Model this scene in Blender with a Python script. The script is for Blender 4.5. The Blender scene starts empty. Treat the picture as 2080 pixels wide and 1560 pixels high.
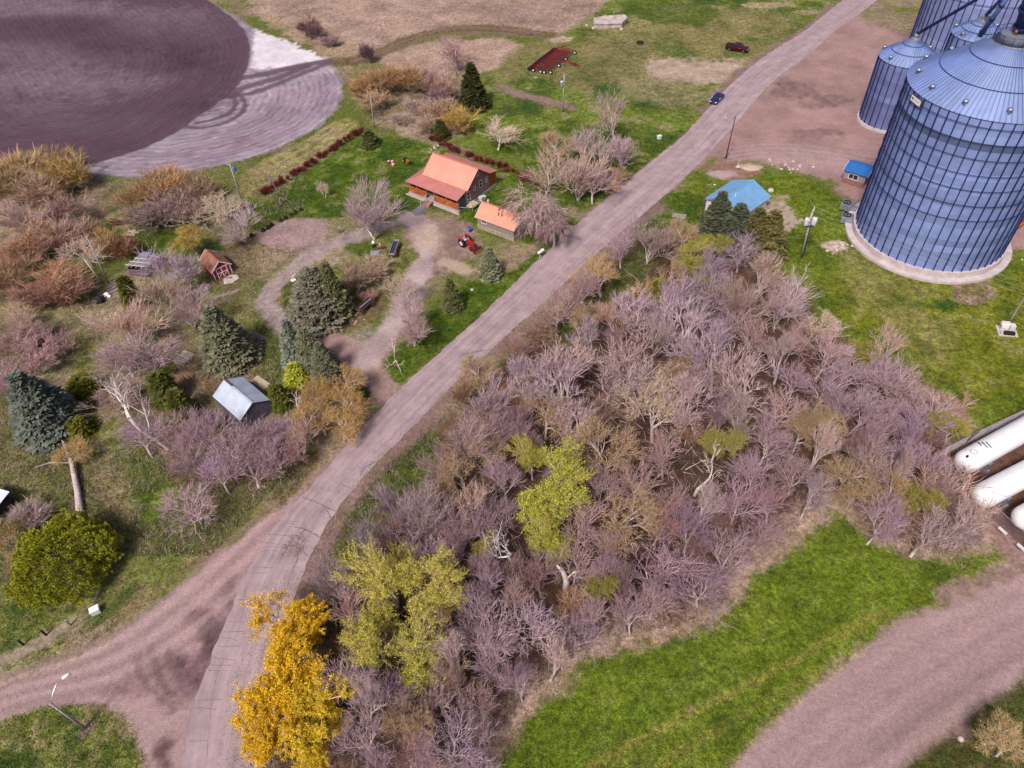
import bpy, math, random
import numpy as np
from mathutils import Vector, Matrix
SC=bpy.context.scene; COL=SC.collection
# ---------------- camera ----------------
H=78.0; FL=1444.0; PIT=math.radians(46.6); ROL=math.radians(-3.2)
CF=np.array([0,math.cos(PIT),-math.sin(PIT)]); CU0=np.array([0,math.sin(PIT),math.cos(PIT)]); CX0=np.array([1.,0,0])
CX=CX0*math.cos(ROL)+CU0*math.sin(ROL); CU=CU0*math.cos(ROL)-CX0*math.sin(ROL); CC=np.array([0,0,H])
cam=bpy.data.cameras.new('Camera'); co=bpy.data.objects.new('Camera',cam); COL.objects.link(co)
cam.sensor_width=36; cam.lens=FL/2080*36; cam.clip_start=1; cam.clip_end=6000
M=Matrix(((CX[0],CU[0],-CF[0],0),(CX[1],CU[1],-CF[1],0),(CX[2],CU[2],-CF[2],H),(0,0,0,1))); co.matrix_world=M
SC.camera=co
SC.render.resolution_x=1024; SC.render.resolution_y=768
# ---------------- light ----------------
SUN_EL=math.radians(52); SUN_AZ=math.radians(-150)   # azimuth measured from +Y clockwise
w=bpy.data.worlds.new('World'); SC.world=w; w.use_nodes=True
nt=w.node_tree; nt.nodes.clear()
sky=nt.nodes.new('ShaderNodeTexSky'); sky.sky_type='NISHITA'; sky.sun_disc=False; sky.sun_elevation=SUN_EL; sky.sun_rotation=SUN_AZ
sky.air_density=0.7; sky.dust_density=4.5; sky.ozone_density=1.0
bg=nt.nodes.new('ShaderNodeBackground'); bg.inputs[1].default_value=0.088; wo=nt.nodes.new('ShaderNodeOutputWorld')
nt.links.new(sky.outputs[0],bg.inputs[0]); nt.links.new(bg.outputs[0],wo.inputs[0])
sl=bpy.data.lights.new('sun','SUN'); sl.energy=2.7; sl.angle=math.radians(10); sl.color=(1,.95,.9)
so=bpy.data.objects.new('sun',sl); COL.objects.link(so)
sd=Vector((math.sin(SUN_AZ)*math.cos(SUN_EL),math.cos(SUN_AZ)*math.cos(SUN_EL),math.sin(SUN_EL)))
so.rotation_euler=sd.to_track_quat('Z','Y').to_euler(); so.location=(0,0,120)
SC.view_settings.view_transform='Standard'; SC.view_settings.look='None'; SC.view_settings.exposure=0.32; SC.view_settings.gamma=1
# ---------------- helpers ----------------
def W(px,py,z=0.0):
    d=(px-1040)/FL*CX-(py-780)/FL*CU+CF
    return CC+d*((z-H)/d[2])
def WW(pts,z=0.0): return np.array([W(a,b,z)[:2] for a,b in pts])
def PJ(P):
    d=np.asarray(P,float)-CC; zz=d@CF; return 1040+FL*(d@CX)/zz, 780-FL*(d@CU)/zz
def V3(p,z=None): return Vector((p[0],p[1],p[2] if z is None else z))
def tag(o,label=None,cat=None,group=None,kind=None):
    if label: o['label']=label
    if cat: o['category']=cat
    if group: o['group']=group
    if kind: o['kind']=kind
    return o
def empty(name,loc,rz=0,label=None,cat=None,group=None,s=1.0):
    o=bpy.data.objects.new(name,None); COL.objects.link(o); o.location=Vector(loc); o.rotation_euler=(0,0,rz); o.scale=(s,s,s); o.empty_display_size=.3
    return tag(o,label,cat,group)
def link(name,me,parent=None):
    o=bpy.data.objects.new(name,me); COL.objects.link(o)
    if parent: o.parent=parent
    return o
def mat(name,col,rough=.8,metal=0,var=.15,scale=2.0,bump=0,bscale=20,col2=None,spec=.3,det=4,dist=0):
    m=bpy.data.materials.new(name); m.use_nodes=True; n=m.node_tree; b=n.nodes['Principled BSDF']
    b.inputs['Roughness'].default_value=rough; b.inputs['Metallic'].default_value=metal
    b.inputs['Specular IOR Level'].default_value=spec
    tc=n.nodes.new('ShaderNodeTexCoord')
    no=n.nodes.new('ShaderNodeTexNoise'); no.inputs['Scale'].default_value=scale; no.inputs['Detail'].default_value=det; no.inputs['Distortion'].default_value=dist
    n.links.new(tc.outputs['Object'],no.inputs['Vector'])
    r=n.nodes.new('ShaderNodeValToRGB'); r.color_ramp.elements[0].position=.3; r.color_ramp.elements[1].position=.7
    c2=col2 or tuple(min(1,c*(1+var)) for c in col); c1=tuple(c*(1-var) for c in col) if not col2 else col
    r.color_ramp.elements[0].color=(*c1,1); r.color_ramp.elements[1].color=(*c2,1)
    n.links.new(no.outputs['Fac'],r.inputs[0]); n.links.new(r.outputs[0],b.inputs['Base Color'])
    if bump:
        n2=n.nodes.new('ShaderNodeTexNoise'); n2.inputs['Scale'].default_value=bscale; n2.inputs['Detail'].default_value=3
        n.links.new(tc.outputs['Object'],n2.inputs['Vector'])
        bp=n.nodes.new('ShaderNodeBump'); bp.inputs['Strength'].default_value=bump; bp.inputs['Distance'].default_value=.05
        n.links.new(n2.outputs['Fac'],bp.inputs['Height']); n.links.new(bp.outputs[0],b.inputs['Normal'])
    return m
class MB:
    def __init__(s): s.v=[]; s.f=[]; s.c=[]
    def add(s,vs,fs,c=None):
        k=len(s.v); s.v+= [tuple(map(float,a)) for a in vs]; s.f+=[tuple(i+k for i in f) for f in fs]; s.c+=[c]*len(fs); return s
    def box(s,x0,x1,y0,y1,z0,z1,T=None,c=None):
        vs=[(x,y,z) for z in (z0,z1) for x,y in ((x0,y0),(x1,y0),(x1,y1),(x0,y1))]
        if T is not None: vs=[T@Vector(a) for a in vs]
        return s.add(vs,[(3,2,1,0),(4,5,6,7),(0,1,5,4),(1,2,6,5),(2,3,7,6),(3,0,4,7)],c)
    def bar(s,a,b,w,h=None,c=None):
        a=Vector(a);b=Vector(b); h=h or w; d=(b-a); L=d.length
        if L<1e-6: return s
        d.normalize(); up=Vector((0,0,1)) if abs(d.z)<.95 else Vector((1,0,0)); x=d.cross(up).normalized(); y=x.cross(d)
        vs=[p+x*(sx*w/2)+y*(sy*h/2) for p in (a,b) for sx,sy in ((-1,-1),(1,-1),(1,1),(-1,1))]
        return s.add(vs,[(0,1,2,3),(7,6,5,4),(0,4,5,1),(1,5,6,2),(2,6,7,3),(3,7,4,0)],c)
    def tube(s,pts,rs,n=8,cap=True,c=None):
        pts=[Vector(p) for p in pts]; k0=len(s.v)
        if not hasattr(rs,'__len__'): rs=[rs]*len(pts)
        x=None; vs=[]
        for i,p in enumerate(pts):
            d=(pts[min(i+1,len(pts)-1)]-pts[max(i-1,0)]).normalized()
            if x is None:
                up=Vector((0,0,1)) if abs(d.z)<.9 else Vector((1,0,0)); x=d.cross(up).normalized()
            else: x=(x-d*x.dot(d)).normalized()
            y=d.cross(x)
            for j in range(n):
                a=2*math.pi*j/n; vs.append(p+(x*math.cos(a)+y*math.sin(a))*rs[i])
        fs=[]
        for i in range(len(pts)-1):
            for j in range(n): fs.append((i*n+j,i*n+(j+1)%n,(i+1)*n+(j+1)%n,(i+1)*n+j))
        if cap: fs.append(tuple(range(n-1,-1,-1))); fs.append(tuple((len(pts)-1)*n+j for j in range(n)))
        return s.add(vs,fs,c)
    def lathe(s,prof,n=24,ctr=(0,0,0),c=None,a0=0,a1=2*math.pi):
        full=abs(a1-a0-2*math.pi)<1e-6; m=n if full else n+1; vs=[];fs=[]
        for r,z in prof:
            for j in range(m):
                a=a0+(a1-a0)*j/n; vs.append((ctr[0]+r*math.cos(a),ctr[1]+r*math.sin(a),ctr[2]+z))
        for i in range(len(prof)-1):
            for j in range(n):
                k=(j+1)%m; fs.append((i*m+j,i*m+k,(i+1)*m+k,(i+1)*m+j))
        return s.add(vs,fs,c)
    def prism(s,poly,z0,z1,T=None,c=None):
        n=len(poly); vs=[(x,y,z0) for x,y in poly]+[(x,y,z1) for x,y in poly]
        if T is not None: vs=[T@Vector(a) for a in vs]
        return s.add(vs,[tuple(range(n-1,-1,-1)),tuple(range(n,2*n))]+[(i,(i+1)%n,n+(i+1)%n,n+i) for i in range(n)],c)
    def build(s,name,m,parent=None,smooth=False,bevel=0):
        me=bpy.data.meshes.new(name); me.from_pydata(s.v,[],s.f); me.update()
        me.materials.append(m)
        if any(c is not None for c in s.c):
            ca=me.color_attributes.new('Col','FLOAT_COLOR','CORNER'); arr=[]
            for f,c in zip(s.f,s.c):
                cc=c if c is not None else (1,1,1)
                arr+= [cc[0],cc[1],cc[2],1]*len(f)
            ca.data.foreach_set('color',arr)
        if smooth: me.polygons.foreach_set('use_smooth',[True]*len(me.polygons))
        o=link(name,me,parent)
        if bevel:
            b=o.modifiers.new('b','BEVEL'); b.width=bevel; b.segments=2; b.limit_method='ANGLE'
        return o
def npmesh(name,V,F,col=None,attrs=None,smooth=False):
    V=np.asarray(V,np.float32); F=np.asarray(F,np.int32); k=F.shape[1]
    me=bpy.data.meshes.new(name); me.vertices.add(len(V)); me.vertices.foreach_set('co',V.ravel())
    me.loops.add(F.size); me.loops.foreach_set('vertex_index',F.ravel())
    me.polygons.add(len(F)); me.polygons.foreach_set('loop_start',np.arange(0,F.size,k,dtype=np.int32))
    me.polygons.foreach_set('loop_total',np.full(len(F),k,np.int32))
    if smooth: me.polygons.foreach_set('use_smooth',np.ones(len(F),bool))
    me.update(calc_edges=True)
    if col is not None:
        ca=me.color_attributes.new('Col','FLOAT_COLOR','POINT'); c=np.ones((len(V),4),np.float32); c[:,:3]=col; ca.data.foreach_set('color',c.ravel())
    for k_,v in (attrs or {}).items():
        a=me.attributes.new(k_,'FLOAT','POINT'); a.data.foreach_set('value',np.asarray(v,np.float32))
    return me
# ---------------- numpy noise ----------------
def _h(ix,iy,s):
    n=(ix*374761393+iy*668265263+s*1442695041)&0x7fffffff
    n=((n^(n>>13))*1274126177)&0x7fffffff
    return ((n^(n>>16))&0xffff)/65535.0
def vnoise(x,y,s=0):
    ix=np.floor(x).astype(np.int64); iy=np.floor(y).astype(np.int64); fx=x-ix; fy=y-iy
    fx=fx*fx*(3-2*fx); fy=fy*fy*(3-2*fy)
    a=_h(ix,iy,s);b=_h(ix+1,iy,s);c=_h(ix,iy+1,s);d=_h(ix+1,iy+1,s)
    return (a*(1-fx)+b*fx)*(1-fy)+(c*(1-fx)+d*fx)*fy
def fbm(x,y,sc,o=4,s=0):
    t=0;a=1;n=0
    for i in range(o):
        t=t+a*vnoise(x/sc+17.3*i,y/sc-9.1*i,s+i*7); n+=a; a*=.55; sc*=.5
    return t/n
def sst(a,b,x):
    t=np.clip((x-a)/(b-a),0,1); return t*t*(3-2*t)
def seg_dist(x,y,a,b):
    d=b-a; L=d@d+1e-12; t=np.clip(((x-a[0])*d[0]+(y-a[1])*d[1])/L,0,1)
    return np.hypot(x-a[0]-t*d[0],y-a[1]-t*d[1]),t
def sdpoly(x,y,P):
    D=np.full(x.shape,1e9); ins=np.zeros(x.shape,bool); n=len(P)
    for i in range(n):
        a=P[i];b=P[(i+1)%n]; dd,_=seg_dist(x,y,a,b); D=np.minimum(D,dd)
        c=((a[1]>y)!=(b[1]>y)); xi=(b[0]-a[0])*(y-a[1])/((b[1]-a[1]) if abs(b[1]-a[1])>1e-9 else 1e-9)+a[0]
        ins^=(c&(x<xi))
    return np.where(ins,-D,D)
def smooth_poly(P,it=2,closed=True):
    P=np.asarray(P,float)
    for _ in range(it):
        Q=[]
        n=len(P)
        for i in range(n if closed else n-1):
            a=P[i];b=P[(i+1)%n]; Q.append(a*.75+b*.25); Q.append(a*.25+b*.75)
        if not closed: Q=[P[0]]+Q+[P[-1]]
        P=np.array(Q)
    return P
# ---------------- layout outlines (map of the place) ----------------
ASPH_L=[(350,1700),(368,1560),(390,1440),(430,1330),(490,1190),(530,1110),(590,1035),(640,980),(760,840),(860,745),(980,640),(1100,520),(1200,430),(1300,345),(1385,280),(1440,218),(1498,158),(1555,111),(1636,64),(1673,30),(1713,0),(1780,-50)]
ASPH_R=[(515,1700),(527,1560),(545,1440),(570,1300),(608,1180),(650,1090),(700,1010),(760,945),(835,872),(900,800),(985,722),(1095,622),(1180,545),(1250,482),(1330,415),(1395,360),(1474,275),(1521,221),(1568,163),(1655,106),(1690,66),(1735,36),(1784,0),(1850,-50)]
RD2=[(1420,1640),(1500,1545),(1560,1475),(1680,1375),(1800,1285),(1930,1222),(2080,1168),(2300,1090),(2300,1250),(2080,1368),(2020,1400),(1960,1455),(1850,1520),(1790,1575),(1740,1660)]
BR=[(620,985),(560,1042),(500,1082),(420,1142),(330,1212),(240,1290),(150,1340),(60,1382),(-120,1450),(-120,1540),(0,1462),(60,1437),(130,1424),(200,1430),(245,1447),(280,1490),(300,1560),(310,1700),(420,1700),(470,1300),(560,1130),(640,1020)]
YARD=[(1395,350),(1430,300),(1480,240),(1540,180),(1600,110),(1660,90),(1700,50),(1740,22),(1758,40),(1790,60),(1860,70),(2050,75),(2400,80),(2400,470),(2080,505),(2000,515),(1720,400),(1695,372),(1640,350),(1580,335),(1500,325),(1460,318),(1430,330)]
WOODS=[(1300,455),(1400,470),(1580,545),(1620,600),(1700,700),(1830,730),(1910,810),(1960,890),(1900,915),(1950,1000),(1990,1090),(1940,1125),(1800,1085),(1690,985),(1620,1060),(1560,1125),(1480,1150),(1465,1220),(1400,1262),(1200,1290),(1150,1340),(1050,1420),(990,1500),(970,1640),(520,1640),(560,1480),(615,1270),(660,1140),(760,970),(870,880),(970,780),(1100,670),(1210,570)]
# ---------------- ground ----------------
GREEN=np.array((.060,.094,.008)); YGRN=np.array((.135,.135,.010)); DKG=np.array((.03,.075,.012)); OLIV=np.array((.17,.14,.06)); TAN=np.array((.33,.24,.16)); PTAN=np.array((.34,.235,.19))
SCRUB=np.array((.24,.18,.12)); DIRT=np.array((.25,.155,.145)); BROWN=np.array((.12,.06,.045)); FLOOR=np.array((.05,.024,.018)); GRAV=np.array((.31,.205,.205)); SAND=np.array((.42,.31,.25)); PALE=np.array((.30,.24,.285)); DARKF=np.array((.092,.054,.074)); WHITE=np.array((.62,.55,.60)); LITE=np.array((.36,.27,.27))
LAY=[]
def poly(pts,col,soft=1.2,amp=1.5,op=1.0,g=None,sm=1,mott=.0,sc=5,row=None): LAY.append(('p',smooth_poly(WW(pts),sm),col,soft,amp,op,g,mott,sc,row))
def path(pts,wd,col,soft=.5,amp=.6,op=1.0,g=0,mott=0,sc=4): LAY.append(('l',smooth_poly(WW(pts),2,False),col,soft,amp,op,g,mott,sc,wd/2))
def blob(px,py,rx,ry,col,op=1.0,soft=.5,g=None,mott=.3,sc=3,amp=1.0):
    c=W(px,py)[:2]; a=W(px+rx,py)[:2]-c; b=W(px,py-ry)[:2]-c
    th=np.linspace(0,2*np.pi,15)[:-1]; LAY.append(('p',np.array([c+a*math.cos(t)+b*math.sin(t) for t in th]),col,soft,amp,op,g,mott,sc,None))
# prairie and fields
poly([(400,-300),(2400,-300),(2400,-100),(1500,-90),(1240,10),(1170,60),(1090,72),(980,58),(860,66),(760,100),(700,115),(640,95),(560,55),(500,20)],PTAN,1.5,3,1,.5,mott=.5,sc=7)
poly([(760,118),(850,85),(1000,78),(1062,84),(1050,110),(1000,150),(900,155),(800,150)],PTAN*1.1,1,2,1,.4,mott=.35)
poly([(500,20),(640,60),(760,110),(720,150),(700,140),(600,80)],TAN,1,3,.9,.5,mott=.5)
poly([(700,130),(760,118),(820,160),(740,230),(710,200)],OLIV,1,2,.9,.8,mott=.4)
# meadow on the right of the farm
poly([(1000,150),(1060,110),(1180,55),(1300,-60),(1800,-120),(1700,0),(1600,95),(1490,165),(1440,230),(1390,275),(1290,345),(1180,440),(1090,400),(1060,330),(960,270),(880,270),(930,190)],GREEN*1.15+OLIV*.25,1.5,2.5,1,1,mott=.9,sc=9)
poly([(1230,40),(1330,10),(1640,20),(1590,95),(1500,150),(1440,170),(1330,190),(1250,175),(1180,130),(1170,90)],OLIV*1.1,3,5,.8,.9,mott=.7,sc=7)
poly([(1040,100),(1120,75),(1260,90),(1300,125),(1250,160),(1180,190),(1100,150),(1000,165)],OLIV*1.05,2,3,.8,.8,mott=.5)
poly([(1310,120),(1390,118),(1470,125),(1530,118),(1500,150),(1440,175),(1370,165),(1320,150)],SAND*.9,1.2,3,.9,.2,mott=.5,sc=3)
poly([(1230,150),(1330,165),(1460,185),(1440,225),(1330,215),(1240,180)],OLIV+.03,1.5,3,.7,.7,mott=.7,sc=2)
blob(1135,80,28,6,SAND,.8); blob(1262,98,60,9,OLIV*.9,.5)
poly([(1000,168),(1040,178),(1130,205),(1180,222),(1175,228),(1110,212),(1020,190)],DIRT,.6,1,.9,.2,mott=.3)
blob(1390,15,80,6,TAN,.6); blob(1560,10,60,6,TAN,.8); blob(1650,25,40,5,TAN,.5)
poly([(1250,10),(1420,0),(1480,30),(1400,60),(1270,30)],GREEN*.9,1.5,3,.8,1,mott=.5)
# field track
path([(1110,72),(1050,62),(980,56),(900,62),(830,80),(770,108),(720,125),(660,128)],5.5,OLIV*.55+BROWN*.4,1,1,.9,.5,mott=.3)
for o in (-5,4): path([(1100,74+o),(980,60+o),(880,66+o),(790,100+o*.8),(720,124)],1.2,DIRT*.75,.4,.5,.8)
# field
F1=[(-300,-300),(330,-300),(395,-20),(440,10),(520,62),(600,97),(660,122),(692,150),(698,190),(680,228),(640,266),(560,303),(500,325),(400,345),(300,362),(200,360),(120,340),(0,330),(-300,360)]
FD=[(-300,-300),(330,-300),(380,-35),(440,12),(492,50),(512,92),(505,135),(482,178),(430,218),(340,282),(250,315),(160,343),(60,355),(-300,420)]
poly(F1,PALE,.8,.6,1,0,2,mott=.35,sc=6,row=(1.0,.24))
poly([(560,300),(640,250),(690,180),(697,150),(650,150),(560,190),(480,240),(400,290),(300,335),(330,350),(450,335)],DARKF*1.9,3,5,.4,0,mott=.8,sc=3.5)
poly([(518,60),(575,80),(640,108),(662,120),(610,130),(540,141),(508,136),(512,92)],WHITE,.8,1.6,1,0,0,mott=.22,sc=3)
for pts,wd in (([(665,124),(600,136),(540,150),(490,158)],2.6),([(668,128),(610,150),(560,172),(510,190),(470,195)],1.8),([(620,135),(560,160),(500,175),(470,190)],2.6)): path(pts,wd*1.3,DARKF*1.25,.7,.7,.9)
path([(480,188),(500,205),(495,228),(460,250),(410,260),(380,258)],1.5,DARKF*1.2,.4,.4,.95)
path([(470,190),(480,205),(474,225),(445,240),(400,250)],1.5,DARKF*1.2,.4,.4,.9)
poly(FD,DARKF,.35,.35,1,0,2,mott=.0,row=(1.0,.14))
for (x,y,rx,ry,k,op) in [(120,165,200,30,3.0,.75),(60,120,120,35,2.6,.6),(300,30,130,16,2.6,.7),(40,15,200,20,3.0,.8),(60,215,120,18,2.3,.6),(260,110,90,14,2.0,.5),(330,55,110,12,2.2,.6),(150,70,90,14,.75,.6),(230,95,70,14,.7,.8),(370,115,55,22,.62,.9),(120,45,120,14,.75,.7),(410,215,60,14,.75,.8),(200,300,80,12,.75,.6),(150,250,150,10,1.6,.5),(440,140,30,22,.8,.6),(440,60,60,20,1.5,.5)]:
    blob(x,y,rx,ry,DARKF*k if k<1 else DARKF*.5+DARKF.mean()*k*.5*np.array((1.15,.9,.98)),op,6,mott=.3,amp=6)
# mown strip and left yard
poly([(470,395),(510,335),(600,298),(650,268),(690,240),(735,248),(700,280),(640,322),(560,372),(520,400)],OLIV*1.2+YGRN*.25,.7,.8,1,.8,mott=.5,sc=2)
for k in range(5): path([(505+10*k,345+10*k),(600+9*k,300+8*k),(680+9*k,248+6*k)],.7,SAND*.8,.4,.4,.5,.6)
poly([(500,420),(560,385),(640,330),(740,270),(860,285),(900,300),(1010,345),(1080,330),(1100,380),(1180,440),(1090,520),(940,450),(820,440),(700,440),(600,450),(520,480)],GREEN*1.1,1.2,2,1,1,mott=.8,sc=5)
poly([(880,285),(980,220),(1060,250),(1060,330),(960,300)],GREEN*1.25+YGRN*.2,1.5,2,.9,1,mott=.5)
poly([(960,270),(1080,340),(1180,440),(1300,345),(1390,275),(1400,262),(1300,290),(1280,270),(1200,250)],GREEN,1,2,.9,1,mott=.7,sc=3)
poly([(720,150),(900,150),(960,200),(950,260),(900,290),(800,270),(730,240)],SCRUB,1.5,3,.9,.6,mott=.8,sc=4)
poly([(790,240),(820,225),(860,235),(850,270),(800,270)],SAND*.85,1,2,.7,.1,mott=.4)
# garden and yard around the loop drive
poly([(500,480),(545,455),(620,440),(660,450),(670,478),(610,510),(530,500)],GRAV*.95,.7,1,.95,.2,mott=.35,sc=2)
poly([(400,470),(500,470),(540,510),(500,600),(440,590),(420,540)],OLIV*.6+BROWN*.4,2,3,.9,.8,mott=.7)
poly([(560,640),(590,540),(700,490),(800,480),(860,520),(820,620),(720,700),(640,690)],OLIV*.8+GREEN*.5,1.5,2,.9,.8,mott=.8,sc=3)
poly([(820,430),(930,440),(985,480),(960,520),(900,560),(860,560),(840,500),(800,470)],DIRT*1.05,1.5,2.5,.85,.2,mott=.5,sc=3)
poly([(500,560),(560,700),(580,760),(520,800),(420,800),(400,720),(440,640)],OLIV*.8+GREEN*.45,2,3,.9,.9,mott=.8,sc=4)
poly([(520,640),(590,680),(590,760),(540,790),(545,720),(500,680)],GREEN,1.2,2,.9,1,mott=.4)
poly([(420,720),(540,790),(500,790),(400,800),(380,720)],BROWN*1.5+OLIV*.4,1.5,3,.7,.7,mott=.5)
poly([(780,740),(850,660),(920,580),(1000,560),(1060,540),(1130,480),(1200,430),(1100,530),(980,650),(860,755),(800,790),(760,745)],GREEN*1.1,.8,1.2,1,1,mott=.5,sc=3)
poly([(640,500),(700,480),(760,500),(700,530),(640,560)],SAND*.8,1,2,.5,.3,mott=.4)
poly([(690,490),(740,480),(770,510),(720,525)],GREEN*.9,.6,1,.9,1)
poly([(570,570),(590,560),(600,640),(575,650)],GREEN,.5,.8,.9,1)
LP=[(640,690),(600,690),(572,660),(545,628),(545,594),(561,572),(619,525),(670,498),(740,475),(810,450),(850,450)]
path(LP,3.4,LITE*.85,.8,1.1,.85,.1,mott=.45,sc=2)
path([(785,800),(760,765),(738,735),(705,710),(672,690),(640,684)],4.2,DIRT*1.25,.7,1,.95,0,mott=.3)
path([(738,735),(775,690),(815,630),(835,580),(862,530),(875,480),(850,452),(830,440)],4.0,LITE*1.05,.8,1.1,.95,0,mott=.35)
blob(870,480,28,28,SAND*.95,.85,2); blob(745,690,45,28,LITE*.9,.5,2)
path([(900,530),(925,540),(945,551)],2.8,SAND*.95,.5,.8,.9)
poly([(685,655),(760,600),(790,600),(760,650),(700,685)],BROWN*.8+OLIV*.3,1,1.5,.8,.5,mott=.4)
path([(860,405+18),(850,432)],2.0,GRAV*.55,.15,.1,.9)
# west scrub
poly([(-400,330),(0,330),(200,365),(500,400),(480,470),(380,480),(300,420),(210,400),(0,560),(-400,600)],SCRUB*.9,2,3,.8,.7,mott=.9,sc=4)
poly([(215,365),(330,385),(330,430),(200,430)],GREEN*.6+OLIV*.6,1,3,.8,.9,mott=.8)
poly([(210,480),(340,440),(440,430),(400,500),(300,520),(240,520)],GREEN*.9,1,3,.85,1,mott=.8)
poly([(150,600),(300,540),(420,620),(400,700),(200,700)],SCRUB,2,4,.9,.6,mott=.9,sc=3)
poly([(-400,560),(60,570),(200,620),(200,800),(-400,760)],SCRUB*.6+GREEN*.5,2,4,.8,.7,mott=.9,sc=3)
poly([(140,680),(210,690),(230,900),(170,920)],YGRN*.8+OLIV*.3,1.5,2,.8,1,mott=.8)
poly([(-400,830),(120,820),(300,900),(380,1000),(440,1080),(300,1180),(160,1300),(-400,1400)],OLIV*.45+GREEN*.75,2,4,.95,.8,mott=.95,sc=3)
poly([(220,890),(330,930),(350,1050),(410,1100),(330,1150),(280,1050),(230,1000)],GREEN*1.25,1.5,2.5,.95,1,mott=.5,sc=3)
poly([(180,900),(235,910),(280,1000),(260,1060),(200,1000)],TAN*.8+YGRN*.3,1,2,.7,.8,mott=.6,sc=1.5)
poly([(-400,1100),(60,1180),(160,1300),(60,1350),(-400,1450)],GREEN*.9+OLIV*.5,1.5,2.5,.9,.9,mott=.9,sc=2)
poly([(250,1240),(330,1170),(430,1110),(600,960),(640,930),(660,960),(560,1040),(420,1140),(330,1212),(240,1292)],OLIV*.8+BROWN*.4,1,1.5,.9,.6,mott=.5)
path([(-60,1355),(30,1335),(110,1285),(150,1262)],1.6,SAND*.7,.5,1,.8,.2,mott=.3)
poly([(330,930),(600,900),(640,940),(560,980),(480,1000),(420,1020),(350,980)],BROWN*.8,1.5,2,.8,.5,mott=.5)
poly([(340,1080),(460,1040),(560,960),(640,900),(590,990),(420,1120)],GREEN*.8+OLIV*.3,1.2,2,.8,.9,mott=.7,sc=2)
blob(435,500,25,8,DKG,.8)
poly([(-300,1500),(0,1468),(60,1442),(135,1430),(200,1437),(240,1455),(272,1500),(290,1560),(300,1750),(-300,1750)],GREEN*.85+OLIV*.35,.7,1.2,1,.9,mott=.85,sc=2)
blob(180,1478,12,8,DIRT,.8)
# east lawns
poly([(1240,560),(1250,500),(1320,440),(1400,370),(1450,325),(1560,345),(1640,355),(1700,385),(1730,450),(1800,520),(1900,550),(2050,510),(2400,400),(2400,900),(2080,850),(1900,900),(1800,720),(1650,640),(1500,560)],GREEN*1.05+YGRN*.3,1.2,2,1,1,mott=.5,sc=6)
poly([(1650,560),(1800,580),(2000,560),(2300,520),(2300,800),(2080,830),(1990,860),(1900,760),(1760,700)],YGRN*.85+GREEN*.35,2,4,.85,1,mott=.6,sc=4)
poly([(1700,480),(1830,560),(1880,600),(1960,700),(1900,760),(1800,680),(1700,560)],OLIV*.9+YGRN*.3,2,3,.6,.8,mott=.7,sc=3)
poly([(1300,430),(1400,380),(1440,400),(1430,460),(1350,470),(1270,530)],GREEN*.9,1,2,.9,1,mott=.6,sc=3)
blob(1895,620,45,10,DKG,.75,1); blob(1925,618,22,10,DKG,.8,1)
blob(1975,593,42,22,DIRT*1.1,.85,.8,mott=.6,sc=1.2); blob(1975,590,26,12,YGRN*.8,.7,.8,mott=.5)
blob(1590,450,32,30,SAND,.9,.6,.1,mott=.25,sc=2,amp=2.5); blob(1568,415,30,18,SAND*.9,.7,.6,.2,mott=.5,sc=2,amp=2.5)
blob(1700,500,26,13,SAND*1.05,.9,.4,.1,mott=.5,sc=.8)
blob(1490,345,60,20,BROWN*1.5+DIRT*.3,.9,1,.2,mott=.4); blob(1527,339,24,8,SAND*1.05,.95,.3,.0,mott=.1); blob(1465,353,35,7,LITE,.8,.5,.1)
poly([(1690,372),(1740,400),(1720,470),(1800,530),(1900,560),(2010,540),(2080,500),(2000,480),(1700,400)],DIRT*.9,1,1.2,.95,.2,mott=.4)
blob(2030,520,26,14,LITE,.7,.5,mott=.6,sc=.8)
# bottom meadow
poly([(990,1640),(1010,1520),(1060,1430),(1160,1340),(1210,1298),(1400,1268),(1470,1225),(1490,1150),(1570,1130),(1640,1060),(1700,1010),(1800,1095),(1940,1130),(2010,1090),(2060,1160),(1930,1222),(1800,1285),(1680,1375),(1560,1475),(1500,1545),(1430,1640)],GREEN*1.15+YGRN*.25,.8,1.2,1,1,mott=.5,sc=4)
poly([(1150,1480),(1400,1380),(1650,1250),(1700,1270),(1400,1430),(1200,1560)],GREEN*1.4,2,4,.6,1,mott=.5)
path([(1200,1560),(1400,1450),(1560,1370),(1740,1270),(1800,1240)],.9,YGRN*1.1+TAN*.2,.4,.4,.7,1); path([(1330,1560),(1480,1470),(1600,1400),(1720,1335)],.9,YGRN*1.1+TAN*.2,.5,.5,.6,1)
for b in ((1690,1137,26,5),(1350,1290,16,6),(1400,1440,8,5),(1960,1200,12,14)): blob(*b,DIRT*1.1,.8,.3)
path([(1930,1215),(2060,1165),(2100,1140)],3.5,DIRT,.8,1.2,.8,mott=.5,sc=1); path([(1800,1285),(1930,1222)],1.2,DIRT,.6,.8,.8,mott=.5,sc=1)
poly([(1750,1640),(1790,1580),(1850,1522),(1960,1462),(2020,1402),(2080,1372),(2400,1250),(2400,1700)],GREEN*.55+BROWN*.3,.6,1,1,.8,mott=.6,sc=2)
blob(1950,1495,22,6,DIRT,.8); path([(1760,1600),(1850,1530),(1960,1470)],1.0,DIRT*.8,.4,.6,.8,mott=.4)
# east compound
poly([(1885,932),(2080,836),(2400,680),(2400,1400),(2075,1120)],BROWN*1.1,.6,.6,1,.3,mott=.7,sc=1.5)
poly([(1960,890),(2000,865),(1900,790),(1850,760),(1880,900),(1900,925)],TAN*.9+BROWN*.5,1,2,.9,.7,mott=.6,sc=2)
poly([(1900,945),(1960,1000),(2080,1110),(2100,1170),(2050,1150),(1990,1060),(1900,990)],DIRT*.9+BROWN*.2,.8,1,.9,.3,mott=.5)
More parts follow.
